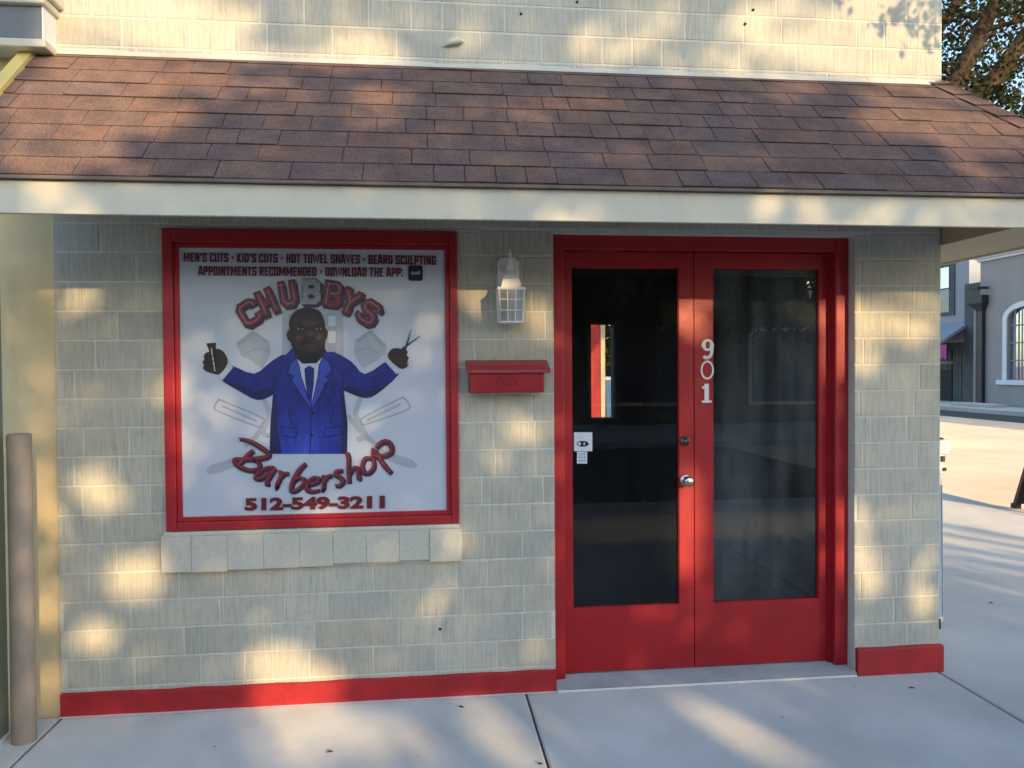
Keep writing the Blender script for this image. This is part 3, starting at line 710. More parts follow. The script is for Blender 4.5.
# arched slab letters
def arch_letter(strokes, u, v, w_, h_, ang, sw, mat, matd):
    mb = MB(); ca, sa = math.cos(ang), math.sin(ang)
    def mp(q, dx=0, dy=0):
        x, y = q[0] * w_, q[1] * h_
        return (u + x * ca - y * sa + dx, v - (x * sa + y * ca) + dy)
    for kk, (dx, dy, ww, mi) in enumerate(((1.5, 2.0, sw + 2.6, 1), (0, 0, sw + 2.0, 1), (0, 0, sw, 0))):
        for si, st_ in enumerate(strokes):
            pts = [mp(q, dx, dy) for q in st_]
            # extend ends a little
            ribbon(mb, pts, ww, pfn(17 + kk * 2 + si * .25), mi)
    # pale shine across the upper half of every letter
    for si, st_ in enumerate(strokes[:2]):
        pts = [mp(q) for q in st_]; ribbon(mb, pts, .7, pfn(24 + si * .25), 2)
    return mb.build('letter', [mat, matd, M['greyink2']], panel)
e_ = .14
GL = {'C': [[(.38, .16), (.38, .32), (.24, .42), (-.22, .42), (-.36, .28), (-.36, -.28), (-.22, -.42), (.24, -.42), (.38, -.32), (.38, -.14)]],
      'H': [[(-.27, .46), (-.27, -.46)], [(.27, .46), (.27, -.46)], [(-.27, 0), (.27, 0)], [(-.46, .42), (-.08, .42)], [(.08, .42), (.46, .42)], [(-.46, -.42), (-.08, -.42)], [(.08, -.42), (.46, -.42)]],
      'U': [[(-.28, .46), (-.28, -.26), (-.14, -.42), (.14, -.42), (.28, -.26), (.28, .46)], [(-.46, .42), (-.1, .42)], [(.1, .42), (.46, .42)]],
      'B': [[(-.24, .42), (.2, .42), (.34, .32), (.34, .12), (.22, .02), (-.1, .02)], [(-.24, -.46), (-.24, .46)], [(.16, .0), (.36, -.12), (.36, -.32), (.22, -.42), (-.24, -.42)], [(-.44, .42), (-.24, .42)], [(-.44, -.42), (-.24, -.42)]],
      'Y': [[(-.32, .42), (0, -.02), (0, -.46)], [(.32, .42), (.0, -.02)], [(-.5, .42), (-.14, .42)], [(.14, .42), (.5, .42)], [(-.2, -.42), (.2, -.42)]],
      'S': [[(.36, .2), (.36, .32), (.22, .42), (-.2, .42), (-.34, .3), (-.34, .12), (-.2, .02), (.2, -.02), (.35, -.14), (.35, -.3), (.22, -.42), (-.22, -.42), (-.37, -.32), (-.37, -.18)]]}
for ch, u, v, ang, mt in (('C', 249.5, 313, 32, 'redink'), ('H', 267.2, 302, 24, 'redink'), ('U', 288.3, 294, 9, 'redink'), ('B', 310.8, 292, 0, 'greyink2'), ('B', 332.3, 294, -8, 'redink'), ('Y', 350.5, 302, -24, 'redink'), ('S', 369, 312.5, -33, 'redink')):
    arch_letter(GL[ch], u, v, 20, 23, R(ang), 5.7, M[mt], M['navyink'])
# brush script
SC = [
    [[(175, 258, 6), (215, 266, 12), (262, 290, 15), (300, 318, 14), (304, 336, 14), (262, 346, 18), (205, 350, 14), (160, 352, 18), (158, 364, 16), (185, 386, 14), (225, 398, 14), (258, 392, 14), (266, 372, 12), (240, 348, 10)], [(238, 310, 14), (215, 330, 16), (190, 356, 16), (172, 372, 10)]],
    [[(330, 386, 10), (300, 388, 12), (262, 410, 14), (246, 430, 12), (270, 436, 12), (310, 412, 12), (334, 392, 12)], [(336, 388, 12), (310, 430, 14), (296, 456, 12), (312, 462, 8)]],
    [[(352, 404, 12), (362, 416, 14), (342, 466, 14), (340, 470, 10)], [(352, 440, 8), (378, 414, 12), (396, 414, 10)]],
    [[(472, 368, 10), (440, 400, 16), (412, 452, 16), (406, 486, 14), (428, 488, 12), (458, 462, 12), (462, 438, 12), (440, 432, 10), (420, 448, 8)]],
    [[(482, 466, 8), (520, 452, 12), (528, 436, 12), (506, 432, 12), (480, 454, 16), (476, 480, 16), (500, 492, 12), (534, 486, 8)]],
    [[(544, 424, 12), (552, 436, 14), (548, 482, 14), (550, 488, 8)], [(550, 456, 8), (568, 428, 12), (588, 422, 12)]],
    [[(636, 400, 10), (612, 402, 14), (602, 416, 14), (624, 430, 14), (636, 448, 14), (622, 466, 12), (602, 466, 8)]],
    [[(650, 318, 10), (660, 340, 14), (660, 400, 14), (664, 456, 12)], [(664, 420, 8), (684, 390, 12), (702, 392, 14), (706, 430, 14), (720, 436, 8)]],
    [[(762, 344, 10), (736, 346, 14), (722, 374, 14), (728, 406, 14), (752, 410, 12), (772, 386, 14), (772, 356, 12), (762, 344, 10)]],
    [[(778, 308, 10), (790, 330, 14), (820, 376, 15), (852, 412, 12)], [(784, 300, 12), (800, 280, 15), (830, 270, 16), (850, 290, 16), (850, 318, 15), (822, 334, 14), (802, 330, 8)], [(770, 300, 10), (770, 330, 12), (790, 340, 10)]]]
for li, strokes in enumerate(SC):
    mb = MB()
    for kk, (dx, dy, ex, mi) in enumerate(((4, 6, 9, 1), (0, 0, 0, 0))):
        for si, st_ in enumerate(strokes):
            sm_ = smooth(st_, 5)
            pts = C4([(x + dx, y + dy) for x, y, w_ in sm_]); ws = [(w_ + ex) / 4.452 for x, y, w_ in sm_]
            ribbon(mb, pts, ws, pfn(17 + kk * 2 + si * .3), mi)
    for si, st_ in enumerate(strokes):
        sm_ = smooth(st_, 5); ribbon(mb, C4([(x - 1, y - 1) for x, y, w_ in sm_]), [w_ * .22 / 4.452 for x, y, w_ in sm_], pfn(21 + si * .3), 2)
    mb.build('script_letter', [M['redink'], M['navyink'], paint('script_shine_%d' % li, (.30, .05, .06), .4, .2, 40, .01) if li == 0 else M['shine']], panel)
    if li == 0: M['shine'] = bpy.data.materials['script_shine_0']

def text_part(name, body, u0, u1, vl, vr, hpx, mat, parent, k=17, offset=.0, bold=0):
    cu = bpy.data.curves.new(name, 'FONT'); cu.body = body; cu.offset = offset; cu.resolution_u = 6; cu.fill_mode = 'FRONT'; cu.size = 1
    o = bpy.data.objects.new(name, cu); COL.objects.link(o); bpy.context.view_layer.update()
    dg = bpy.context.evaluated_depsgraph_get(); me = bpy.data.meshes.new_from_object(o.evaluated_get(dg)); bpy.data.objects.remove(o); bpy.data.curves.remove(cu)
    xs_ = [v.co.x for v in me.vertices]; ys_ = [v.co.y for v in me.vertices if True]
    x0, x1, y0, y1 = min(xs_), max(xs_), min(ys_), max(ys_)
    base_ = [(v.co.x, v.co.y) for v in me.vertices]; polys = [tuple(p.vertices) for p in me.polygons]
    vs_, fs_ = [], []
    for n_i, dx in enumerate((-bold, 0, bold) if bold else (0,)):
        o_ = len(vs_)
        for X_, Y_ in base_:
            a = (X_ - x0) / (x1 - x0); b = (Y_ - y0) / (y1 - y0) - .5
            vs_.append(P(u0 + bold + (u1 - u0 - 2 * bold) * a + dx, vl + (vr - vl) * a - b * hpx, k + n_i * .3))
        fs_ += [tuple(o_ + q for q in p) for p in polys]
    me = bpy.data.meshes.new(name); me.from_pydata(vs_, [], fs_)
    me.materials.append(mat); q = bpy.data.objects.new(name, me); COL.objects.link(q); q.parent = parent
    off = Vector((0, 0, 0)); r = parent
    while r is not None: off += r.location; r = r.parent
    me.transform(Matrix.Translation(-off))
    for pl_ in me.polygons: pl_.use_smooth = False
    return q
BF = {  # heavy condensed capitals drawn as strokes in a unit cell (width, strokes)
 'M': (.92, [[(.13, 0), (.13, 1)], [(.79, 0), (.79, 1)], [(.15, .95), (.46, .25), (.77, .95)]]), 'E': (.56, [[(.14, 0), (.14, 1)], [(.14, .9), (.54, .9)], [(.14, .5), (.48, .5)], [(.14, .1), (.54, .1)]]),
 'N': (.68, [[(.13, 0), (.13, 1)], [(.55, 0), (.55, 1)], [(.15, .95), (.53, .05)]]), "'": (.26, [[(.13, 1), (.13, .66)]]), 'S': (.62, [[(.52, .68), (.52, .9), (.12, .9), (.12, .55), (.51, .45), (.51, .1), (.11, .1), (.11, .32)]]),
 'C': (.62, [[(.52, .66), (.52, .9), (.13, .9), (.13, .1), (.52, .1), (.52, .34)]]), 'U': (.64, [[(.13, 1), (.13, .1), (.52, .1), (.52, 1)]]), 'T': (.58, [[(.29, 0), (.29, .85)], [(0, .9), (.58, .9)]]),
 'K': (.66, [[(.13, 0), (.13, 1)], [(.54, 1), (.2, .5), (.56, 0)]]), 'I': (.28, [[(.14, 0), (.14, 1)]]), 'D': (.64, [[(.13, 0), (.13, 1)], [(.13, .9), (.42, .9), (.52, .78), (.52, .22), (.42, .1), (.13, .1)]]),
 'H': (.66, [[(.13, 0), (.13, 1)], [(.53, 0), (.53, 1)], [(.13, .5), (.53, .5)]]), 'O': (.64, [[(.13, .1), (.13, .9), (.52, .9), (.52, .1), (.13, .1), (.13, .3)]]), 'W': (.92, [[(.06, 1), (.24, .05), (.46, .8), (.68, .05), (.86, 1)]]),
 'L': (.52, [[(.13, 1), (.13, .1), (.52, .1)]]), 'A': (.68, [[(.07, 0), (.28, .98), (.40, .98), (.61, 0)], [(.16, .28), (.52, .28)]]), 'V': (.66, [[(.08, 1), (.33, .02), (.58, 1)]]),
 'B': (.64, [[(.13, 0), (.13, 1)], [(.13, .9), (.50, .9), (.50, .55), (.13, .5)], [(.3, .5), (.53, .45), (.53, .1), (.13, .1)]]), 'R': (.66, [[(.13, 0), (.13, 1)], [(.13, .9), (.52, .9), (.52, .5), (.13, .5)], [(.34, .5), (.54, 0)]]),
 'P': (.62, [[(.13, 0), (.13, 1)], [(.13, .9), (.51, .9), (.51, .44), (.13, .44)]]), 'G': (.64, [[(.52, .68), (.52, .9), (.13, .9), (.13, .1), (.52, .1), (.52, .46), (.32, .46)]]),
 '•': (.40, [[(.08, .5), (.32, .5)]]), ':': (.28, [[(.14, .62), (.14, .82)], [(.14, .02), (.14, .22)]]), ' ': (.26, [])}
def block_line(name, body, u0, u1, vl, vr, h):
    tot = sum(BF[c][0] + .07 for c in body) - .07; sc = (u1 - u0) / tot; x = 0; mb = MB()
    for ch in body:
        w_, sts = BF[ch]
        for si, st_ in enumerate(sts):
            pts = []
            for a, b in st_:
                u = u0 + (x + a) * sc; f_ = (u - u0) / (u1 - u0); pts.append((u, vl + (vr - vl) * f_ + h / 2 - b * h))
            ribbon(mb, pts, .235 * sc * (1.5 if ch == '•' else 1), pfn(17 + si * .3), 0)
        x += w_ + .07
    mb.build(name, M['maroon'], panel)
block_line('services_lettering', "MEN'S CUTS • KID'S CUTS • HOT TOWEL SHAVES • BEARD SCULPTING", 184, 436, 257.3, 260.6, 9.2)
block_line('appointments_lettering', "APPOINTMENTS RECOMMENDED • DOWNLOAD THE APP:", 198.6, 403.3, 271.0, 272.6, 9.2)
text_part('phone_number', "512-549-3211", 245, 385, 504.3, 501.8, 13.2, M['maroon'], panel, offset=.055, bold=0)
ic = MB()
def rr(u0, u1, v0, v1, r, n=5):
    o = []
    for cx, cy, a0 in ((u1 - r, v0 + r, -90), (u1 - r, v1 - r, 0), (u0 + r, v1 - r, 90), (u0 + r, v0 + r, 180)):
        for i in range(n + 1): a = R(a0 + 90 * i / n); o.append((cx + r * math.cos(a), cy + r * math.sin(a)))
    return o
ic.face([P(u, v, 17) for u, v in rr(408.3, 422.8, 265.6, 281, 2.4)], 0)
ribbon(ic, smooth([(411, 274.5), (412.2, 272), (413.2, 274.8), (414.4, 272.2), (415.6, 274.6), (416.8, 272.4), (417.6, 274.6), (419, 271.4), (419.8, 274.8)], 4), .9, pfn(18), 1)
ic.build('app_icon', [M['ink'], M['silver']], panel)

# ------------------------------------------------------------------ mailbox
mbx = thing('mailbox', (2.08, 0, 1.47), 'red metal wall mailbox with sloping paler lid and embossed emblem', 'mailbox')
x0, z0 = wall_pt(469.5, 394, -.11); x1, _ = wall_pt(544.5, 394, -.11); _, zt = wall_pt(500, 371, -.11)
b = MB(); b.box(x0, x1, -.112, -.002, z0 + .004, zt + .03, bev=.006); b.build('body', M['redmetal'], mbx)
lx0, lzt = wall_pt(465.5, 360.5, -.012); lx1, _ = wall_pt(546.5, 361, -.012); _, lzb = wall_pt(500, 371.5, -.125)
b = MB()
pr = [(-.003, lzt), (-.02, lzt + .001), (-.125, lzb + .012), (-.130, lzb + .006), (-.130, lzb - .006), (-.124, lzb - .008), (-.118, lzb + .002), (-.003, lzb + .03)]
vs = [(x, y, z) for x in (lx0, lx1) for y, z in pr]; n = len(pr)
b.mesh(vs, [tuple(range(n)), tuple(range(2 * n - 1, n - 1, -1))] + [(i, i + n, (i + 1) % n + n, (i + 1) % n) for i in range(n)])
fixn(b.build('lid', M['redlid'], mbx))
b = MB(); cx, cz = (x0 + x1) / 2, (z0 + zt) / 2 + .006
def efn(q): return (cx + q[0], -.1135, cz + q[1])
b.tube([(cx + .042 * math.cos(a), -.1125, cz + .026 * math.sin(a)) for a in [i * math.pi / 16 for i in range(33)]], [.0025] * 33, 6, caps=False)
b.tube([(cx + .026 * math.cos(a), -.1125, cz + .014 * math.sin(a)) for a in [i * math.pi / 16 for i in range(33)]], [.002] * 33, 6, caps=False)
b.tube([(cx - .018, -.1125, cz), (cx, -.1135, cz + .006), (cx + .018, -.1125, cz)], [.002, .003, .002], 6)
for s in (-1, 1): b.tube([(cx + s * .040, -.1125, cz - .02), (cx + s * .052, -.113, cz), (cx + s * .040, -.1125, cz + .02)], [.0015, .003, .0015], 6)
b.build('emblem', M['redmetal'], mbx)

# ------------------------------------------------------------------ wall lantern
LYc = -.105
lx, lzm = wall_pt(510.3, 304, LYc)
def lz(v): return wall_pt(510, v, LYc)[1]
def lxw(px): return px / 772.3 * 3.66
lan = thing('wall_lantern', (lx, 0, lz(322)), 'white caged wall lantern between the sign and the door', 'lamp')
bp = MB(); bx0, bz0 = wall_pt(497.5, 291, -.01); bx1, bz1 = wall_pt(519, 258, -.01)
oc = [(bx0, bz0), (bx1, bz0), (bx1, bz1 - .022), (bx1 - .022, bz1), (bx0 + .022, bz1), (bx0, bz1 - .022)]
n = 6; vs = [(x, -.016, z) for x, z in oc] + [(x, .001, z) for x, z in oc]
bp.mesh(vs, [tuple(range(n))] + [(i, i + n, (i + 1) % n + n, (i + 1) % n) for i in range(n)])
fixn(bp.build('back_plate', M['white'], lan))
ar = MB(); zc = lz(267)
ar.tube([(lx, -.012, zc - .01), (lx, -.05, zc + .012), (lx, -.09, zc + .008), (lx, LYc, zc - .012)], [.011, .010, .010, .012], 10)
ar.build('arm', M['white'], lan)
cp = MB(); zt, zm, zb = lz(248.5), lz(257.5), lz(289.5)
cp.lathe([(0, zt), (.004, zt - .002), (.006, zt - .02), (.010, zt - .028), (.006, zt - .034), (.012, zt - .042), (.012, zm - .02), (.020, zm - .05), (.016, zm - .06)], (lx, LYc, 0), 'z', 16)
def frus(mb, z0, h0, z1, h1, mi=0):
    p = []
    for z, h in ((z0, h0), (z1, h1)): p += [(lx - h, LYc - h, z), (lx + h, LYc - h, z), (lx + h, LYc + h, z), (lx - h, LYc + h, z)]
    mb.hexa(p, mi)
zc1, zc2, zc3 = lz(276), lz(284), lz(289)
frus(cp, zc2, .044, zc1, .034); frus(cp, zc3 + .004, .046, zc2, .046); frus(cp, zc3 - .006, .070, zc3 + .004, .064)
fixn(cp.build('cap', M['white'], lan))
cg = MB(); zt, zb = zc3 - .006, lz(322.5); ht, hb = .060, .052
r_ = .0035
def cpt(a, s, f): h = hb + (ht - hb) * f; z = zb + (zt - zb) * f; return {0: (lx + a * h, LYc - h, z), 1: (lx + h, LYc + a * h, z), 2: (lx + a * h, LYc + h, z), 3: (lx - h, LYc + a * h, z)}[s]
for s in range(4):
    for a in (-1, -.33, .33): cg.tube([cpt(a, s, 0), cpt(a, s, 1)], [r_ * (1.5 if a == -1 else .8)] * 2, 6)
    for f in (0, .36, .69, 1): cg.tube([cpt(-1, s, f), cpt(1, s, f)], [r_ * (1.4 if f in (0, 1) else .8)] * 2, 6)
cg.build('cage', M['white'], lan)
gp = MB(); hb2, ht2 = hb - .003, ht - .003
frus(gp, zb + .002, hb2, zt - .001, ht2); gp.build('glass_pane', M['lampglass'], lan)

# ------------------------------------------------------------------ neighbour building at the left
nbg = thing('neighbor_building', (-3.5, 2, 0), 'yellow stucco building adjoining at the left edge with white cornice', 'building')
b = MB(); b.box(-7, -.001, .012, 5, -.1, 3.4); b.build('wall', M['yellow'], nbg)
b = MB()
b.box(-7, .028, -.12, .011, 3.055, 3.20); b.build('frieze', M['grey'], nbg)
b = MB(); b.box(-7, .045, -.135, .011, 3.018, 3.054, bev=.006)
b.box(-7, .050, -.15, .011, 3.201, 3.235, bev=.008); b.box(-7, .07, -.18, .011, 3.236, 3.29, bev=.008)
b.build('cornice', M['cream'], nbg)
b = MB(); b.box(.0285, .034, -.122, .0, 3.056, 3.20); b.build('painted_lit_end', M['white'], nbg)  # white sheet: sunlight on the frieze end put into the colour
b = MB(); b.box(-7.1, .06, -.2, 5, 3.40, 3.46); b.build('roof', M['drip'], nbg)
gpn = thing('partition_panel', (-.17, -.6, 0), 'dull green painted panel at the left edge behind the tan post', 'panel')
b = MB(); b.box(-.205, -.14, -1.05, -.17, .02, 2.12, bev=.004); b.build('board', M['green'], gpn)
b = MB(); b.box(-.21, -.132, -1.05, -.165, .0, .019); b.build('bottom_rail', M['white'], gpn)
# tan post
pt = MB(); bx = at(20, 746, 2, 0); 
tb, tt = Vector((bx.x - .008, bx.y + .05, 0)), Vector((bx.x - .004, bx.y + .05, 1.325))
pt.tube([tb, tb.lerp(tt, .5) + Vector((.002, 0, 0)), tt], [.049, .048, .0475], 32, 0, caps=False)
rim = [(tt.x + .0475 * math.cos(a), tt.y + .0475 * math.sin(a), tt.z) for a in [i * math.pi / 16 for i in range(32)]]
rim2 = [(tt.x + .041 * math.cos(a), tt.y + .041 * math.sin(a), tt.z + .006) for a in [i * math.pi / 16 for i in range(32)]]
pt.mesh(rim + rim2, [(i, (i + 1) % 32, 32 + (i + 1) % 32, 32 + i) for i in range(32)], 0, smooth=True); pt.face(rim2)
tag(fixn(pt.build('bollard', M['post'])), 'plain tan round post standing on the pavement at left edge', 'post')

# ------------------------------------------------------------------ sandwich boards
sg = thing('sandwich_board', (4.6, .75, 0), 'white plastic sandwich board with pale blue poster behind the right corner', 'sign')
def lean(zf, y_bot, y_top): return y_bot + (y_top - y_bot) * zf
for nm, yb, yt in (('front_panel', .615, .63), ('rear_panel', 1.10, .70)):
    b = MB(); s = -1 if nm == 'front_panel' else 1
    H = .93
    p = []
    for z in (.04, H):
        y = lean(z / H, yb, yt); p.append([(4.40, y - .012, z), (4.803, y - .012, z), (4.803, y + .012, z), (4.40, y + .012, z)])
    b.hexa(p[0] + p[1])
    fp = b.build(nm, M['plastic'], sg)
    if s < 0:
        b = MB(); q = []
        for z in (.07, H - .06):
            y = lean(z / H, yb, yt) - .0135; q.append((y, z))
        b.face([(4.43, q[0][0], q[0][1]), (4.793, q[0][0], q[0][1]), (4.793, q[1][0], q[1][1]), (4.43, q[1][0], q[1][1])])
        b.build('poster', M['bluep'], fp)
        b = MB(); b.face([(4.794, q[0][0] - .0005, q[0][1]), (4.799, q[0][0] - .0005, q[0][1]), (4.799, q[1][0] - .0005, q[1][1]), (4.794, q[1][0] - .0005, q[1][1])]); b.build('poster_edge', M['navy'], fp)
        for i in range(5):
            z = .86 - i * .055; y = lean(z / H, yb, yt) - .0142
            b = MB(); b.box(4.755, 4.774, y - .0004, y, z - .032, z); b.build('poster_mark', M['purple'], fp)
    for xf in (4.735, 4.41): b = MB(); b.box(xf, xf + .038, yb - .03, yb + .03, .0, .06); b.build('foot', M['blackiron'], fp)
b = MB()
b.box(4.45, 4.822, .62, .70, .93, 1.00, bev=.01); b.box(4.78, 4.825, .63, .69, .995, 1.055, bev=.012); b.box(4.50, 4.54, .63, .69, .995, 1.055, bev=.012); b.box(4.50, 4.862, .62, .70, 1.05, 1.145, bev=.022)
b.build('handle', M['plastic'], sg)
for q in ((4.806, 4.826, .612, .6195, .955, .975), (4.80, 4.822, .62, .6295, 1.01, 1.045), (4.78, 4.825, .64, .68, 1.141, 1.155)):
    b = MB(); b.box(*q); b.build('hinge', M['blackiron'], sg)
BXO = .38
sg2 = thing('sandwich_board', (8.2 + BXO, 3.9, 0), 'black sandwich board with brown edge at the right edge near the kerb', 'sign')
for nm, yb, yt in (('front_panel', 3.66, 3.88), ('rear_panel', 4.16, 3.92)):
    b = MB(); p = []
    for z, xa, xb in ((.05, 7.80 + BXO, 8.55 + BXO), (1.15, 7.955 + BXO, 8.40 + BXO)):
        y = lean(z / 1.15, yb, yt); p.append([(xa, y - .02, z), (xb, y - .02, z), (xb, y + .02, z), (xa, y + .02, z)])
    b.hexa(p[0] + p[1]); q_ = b.build(nm, M['black'], sg2)
    b = MB(); b.hexa([(x - .013, y, z) for x, y, z in (p[0][0], (p[0][0][0] + .014, *p[0][0][1:]), (p[0][3][0] + .014, *p[0][3][1:]), p[0][3])] + [(x - .013, y, z) for x, y, z in (p[1][0], (p[1][0][0] + .014, *p[1][0][1:]), (p[1][3][0] + .014, *p[1][3][1:]), p[1][3])])
    b.build('edge_strip', M['woodbrown'], q_)
    for xf in (7.78 + BXO, 8.46 + BXO): b = MB(); b.box(xf, xf + .08, yb - .03, yb + .03, 0, .055); b.build('foot', M['black'], q_)

# ------------------------------------------------------------------ buildings across the side street (faces look towards -x)
FX = 23.3
def F(u, v, X=FX): p = at(u, v, 0, X); return p.y, p.z
sb_ = thing('stucco_building', (30, 20, 0), 'violet grey stucco building with arched window and black downspout', 'building')
yE = F(980, 350)[0]; zC = F(990, 258)[1]
AW = (F(1056, 350)[0], F(1003, 350)[0], F(1003, 382)[1] + .0, F(1003, 330)[1])      # y0,y1,z0,z spring
hole = (AW[0] + .25, AW[1] - .22, AW[2] + .1, 3.75)
b = MB()
for y0, y1, z0, z1 in rect_minus([(14, yE, -.1, zC)], hole): b.box(FX, FX + .3, y0, y1, z0, z1)
b.box(FX + .3, FX + 9, 14, yE, -.1, zC - .2); b.build('wall', M['stucco'], sb_)
b = MB(); b.box(FX - .22, FX + .35, 13.9, yE + .12, zC, zC + .13, bev=.02); b.box(FX - .12, FX + .3, 13.95, yE + .06, zC - .1, zC - .002, bev=.02); b.build('cornice', M['trimw'], sb_)
b = MB(); b.box(FX, FX + 9, -2, 13.9, -.1, 3.95); b.build('shade_wing', M['stucco'], sb_)  # unseen wing, added to throw the shade strip across the side street
yc = (hole[0] + hole[1]) / 2; hw = (hole[1] - hole[0]) / 2
def archz(y, top, spring): tt_ = max(-1, min(1, (y - yc) / hw)); return spring + (top - spring) * math.sqrt(max(0, 1 - tt_ * tt_))
b = MB(); N = 24; sp, tp = 3.30, 3.72
# stucco infill over the arch and white arched trim
for i in range(N):
    ya, yb2 = hole[0] + (hole[1] - hole[0]) * i / N, hole[0] + (hole[1] - hole[0]) * (i + 1) / N
    za, zb2 = archz(ya, tp, sp), archz(yb2, tp, sp)
    b.hexa([(FX + .004, ya, za), (FX + .004, yb2, zb2), (FX + .25, yb2, zb2), (FX + .25, ya, za), (FX + .004, ya, 3.76), (FX + .004, yb2, 3.76), (FX + .25, yb2, 3.76), (FX + .25, ya, 3.76)])
b.build('arch_infill', M['stucco'], sb_)
win = MB(); outer = []; inner = []
tw = .20
for i in range(N + 1):
    a = math.pi * i / N; c_, s_ = math.cos(a), math.sin(a)
    outer.append((yc - (hw + tw) * c_, sp + (tp - sp + tw) * s_)); inner.append((yc - hw * c_, sp + (tp - sp) * s_))
outer = [(yc - hw - tw, hole[2] - .02)] + outer + [(yc + hw + tw, hole[2] - .02)]; inner = [(yc - hw, hole[2] - .02)] + inner + [(yc + hw, hole[2] - .02)]
for i in range(len(outer) - 1):
    o0, o1, i0, i1 = outer[i], outer[i + 1], inner[i], inner[i + 1]
    win.hexa([(FX - .05, *o0), (FX - .05, *o1), (FX + .02, *o1), (FX + .02, *o0), (FX - .05, *i0), (FX - .05, *i1), (FX + .02, *i1), (FX + .02, *i0)])
win.box(FX - .14, FX + .02, yc - hw - tw - .22, yc + hw + tw + .22, hole[2] - .2, hole[2] - .021, bev=.015)
wo_ = fixn(win.build('arched_window', M['trimw'], sb_))
b = MB(); b.face([(FX + .12, hole[0], hole[2] - .05), (FX + .12, hole[1], hole[2] - .05), (FX + .12, hole[1], 3.76), (FX + .12, hole[0], 3.76)]); b.build('pane', M['winglass'], wo_)
b = MB()
for i in range(14):
    y = hole[0] + (hole[1] - hole[0]) * i / 14; y2 = hole[0] + (hole[1] - hole[0]) * (i + 1) / 14
    b.face([(FX + .2 + .03 * (i % 2), y, hole[2] - .05), (FX + .2 + .03 * ((i + 1) % 2), y2, hole[2] - .05), (FX + .2 + .03 * ((i + 1) % 2), y2, 3.15), (FX + .2 + .03 * (i % 2), y, 3.15)])
b.build('curtain', M['curtain'], wo_)
b = MB()
for i in range(1, 6): y = hole[0] + (hole[1] - hole[0]) * i / 6; b.box(FX + .03, FX + .06, y - .022, y + .022, hole[2] - .02, archz(y, tp, sp) - .01)
for z in (1.75, 2.4, 3.05): b.box(FX + .061, FX + .08, hole[0], hole[1], z - .022, z + .022)
b.build('window_bars', M['greybar'], wo_)
yd, zd = F(983.5, 300); yd2 = F(977.5, 340)[0]
b = MB(); b.box(FX - .16, FX - .02, yd - .13, yd + .13, .1, F(983, 308)[1]); 
y0_, y1_ = F(989, 300)[0], F(974, 300)[0]; zt_, zb_ = F(983, 295.5)[1], F(983, 310)[1]
p = [(FX - .30, y0_, zt_ - .3), (FX - .02, y0_, zt_ - .3), (FX - .02, y1_, zt_ - .3), (FX - .30, y1_, zt_ - .3), (FX - .32, y0_, zt_), (FX - .02, y0_, zt_), (FX - .02, y1_, zt_), (FX - .32, y1_, zt_)]
b.hexa(p); b.hexa([(FX - .16, yd - .13, zb_ - .05), (FX - .02, yd - .13, zb_ - .05), (FX - .02, yd + .13, zb_ - .05), (FX - .16, yd + .13, zb_ - .05)] + p[:4]); b.build('downspout', M['blackiron'], sb_)
b = MB(); b.tube([(FX - .08, yd2, .1), (FX - .08, yd2, F(978, 310)[1])], [.07, .07], 10); b.build('pipe', M['stucco'], sb_)
b = MB(); q0, q1 = F(989, 289), F(977, 289.5)
b.tube([(FX - .05, q0[0], q0[1] + .05), (FX - .35, q0[0], q0[1] + .05), (FX - .42, q0[0] + .05, q0[1])], [.05, .05, .09], 8); b.tube([(FX - .3, q0[0], q0[1] + .02), (FX - .3, q1[0], q1[1])], [.035, .035], 6); b.build('wall_light', M['blackiron'], sb_)
# further building, set back
SX = 24.3
bb = thing('siding_building', (31, 33, 0), 'blue grey building with shed roof and dark board wall beyond the stucco building', 'building')
def S(u, v, X=SX): p = at(u, v, 0, X); return p.y, p.z
ya, yb2 = S(969, 300)[0], S(900, 300)[0]; zr = S(969, 325)[1]
b = MB(); b.box(SX, SX + 8, ya, yb2 + 4, zr - .6, 8.5); b.build('upper_wall', M['stuccoblue'], bb)
wy0, wy1 = S(954, 300)[0], S(935, 300)[0]; wz0, wz1 = S(954, 311.5)[1], S(954, 266)[1]; wzm = S(954, 287)[1]
b = MB(); b.box(SX - .05, SX - .002, wy0 - .08, wy1, wz0 - .15, wz1 + .15); wdo = b.build('window', M['darkwood'], bb)
b = MB(); b.box(SX - .07, SX - .052, wy0 + .25, wy1 - .1, wzm, wz1); b.build('upper_pane', M['skyglass'], wdo)
b = MB(); b.box(SX - .065, SX - .052, wy0 + .25, wy1 - .1, wz0, wzm - .06); b.build('lower_pane', M['winglass'], wdo)
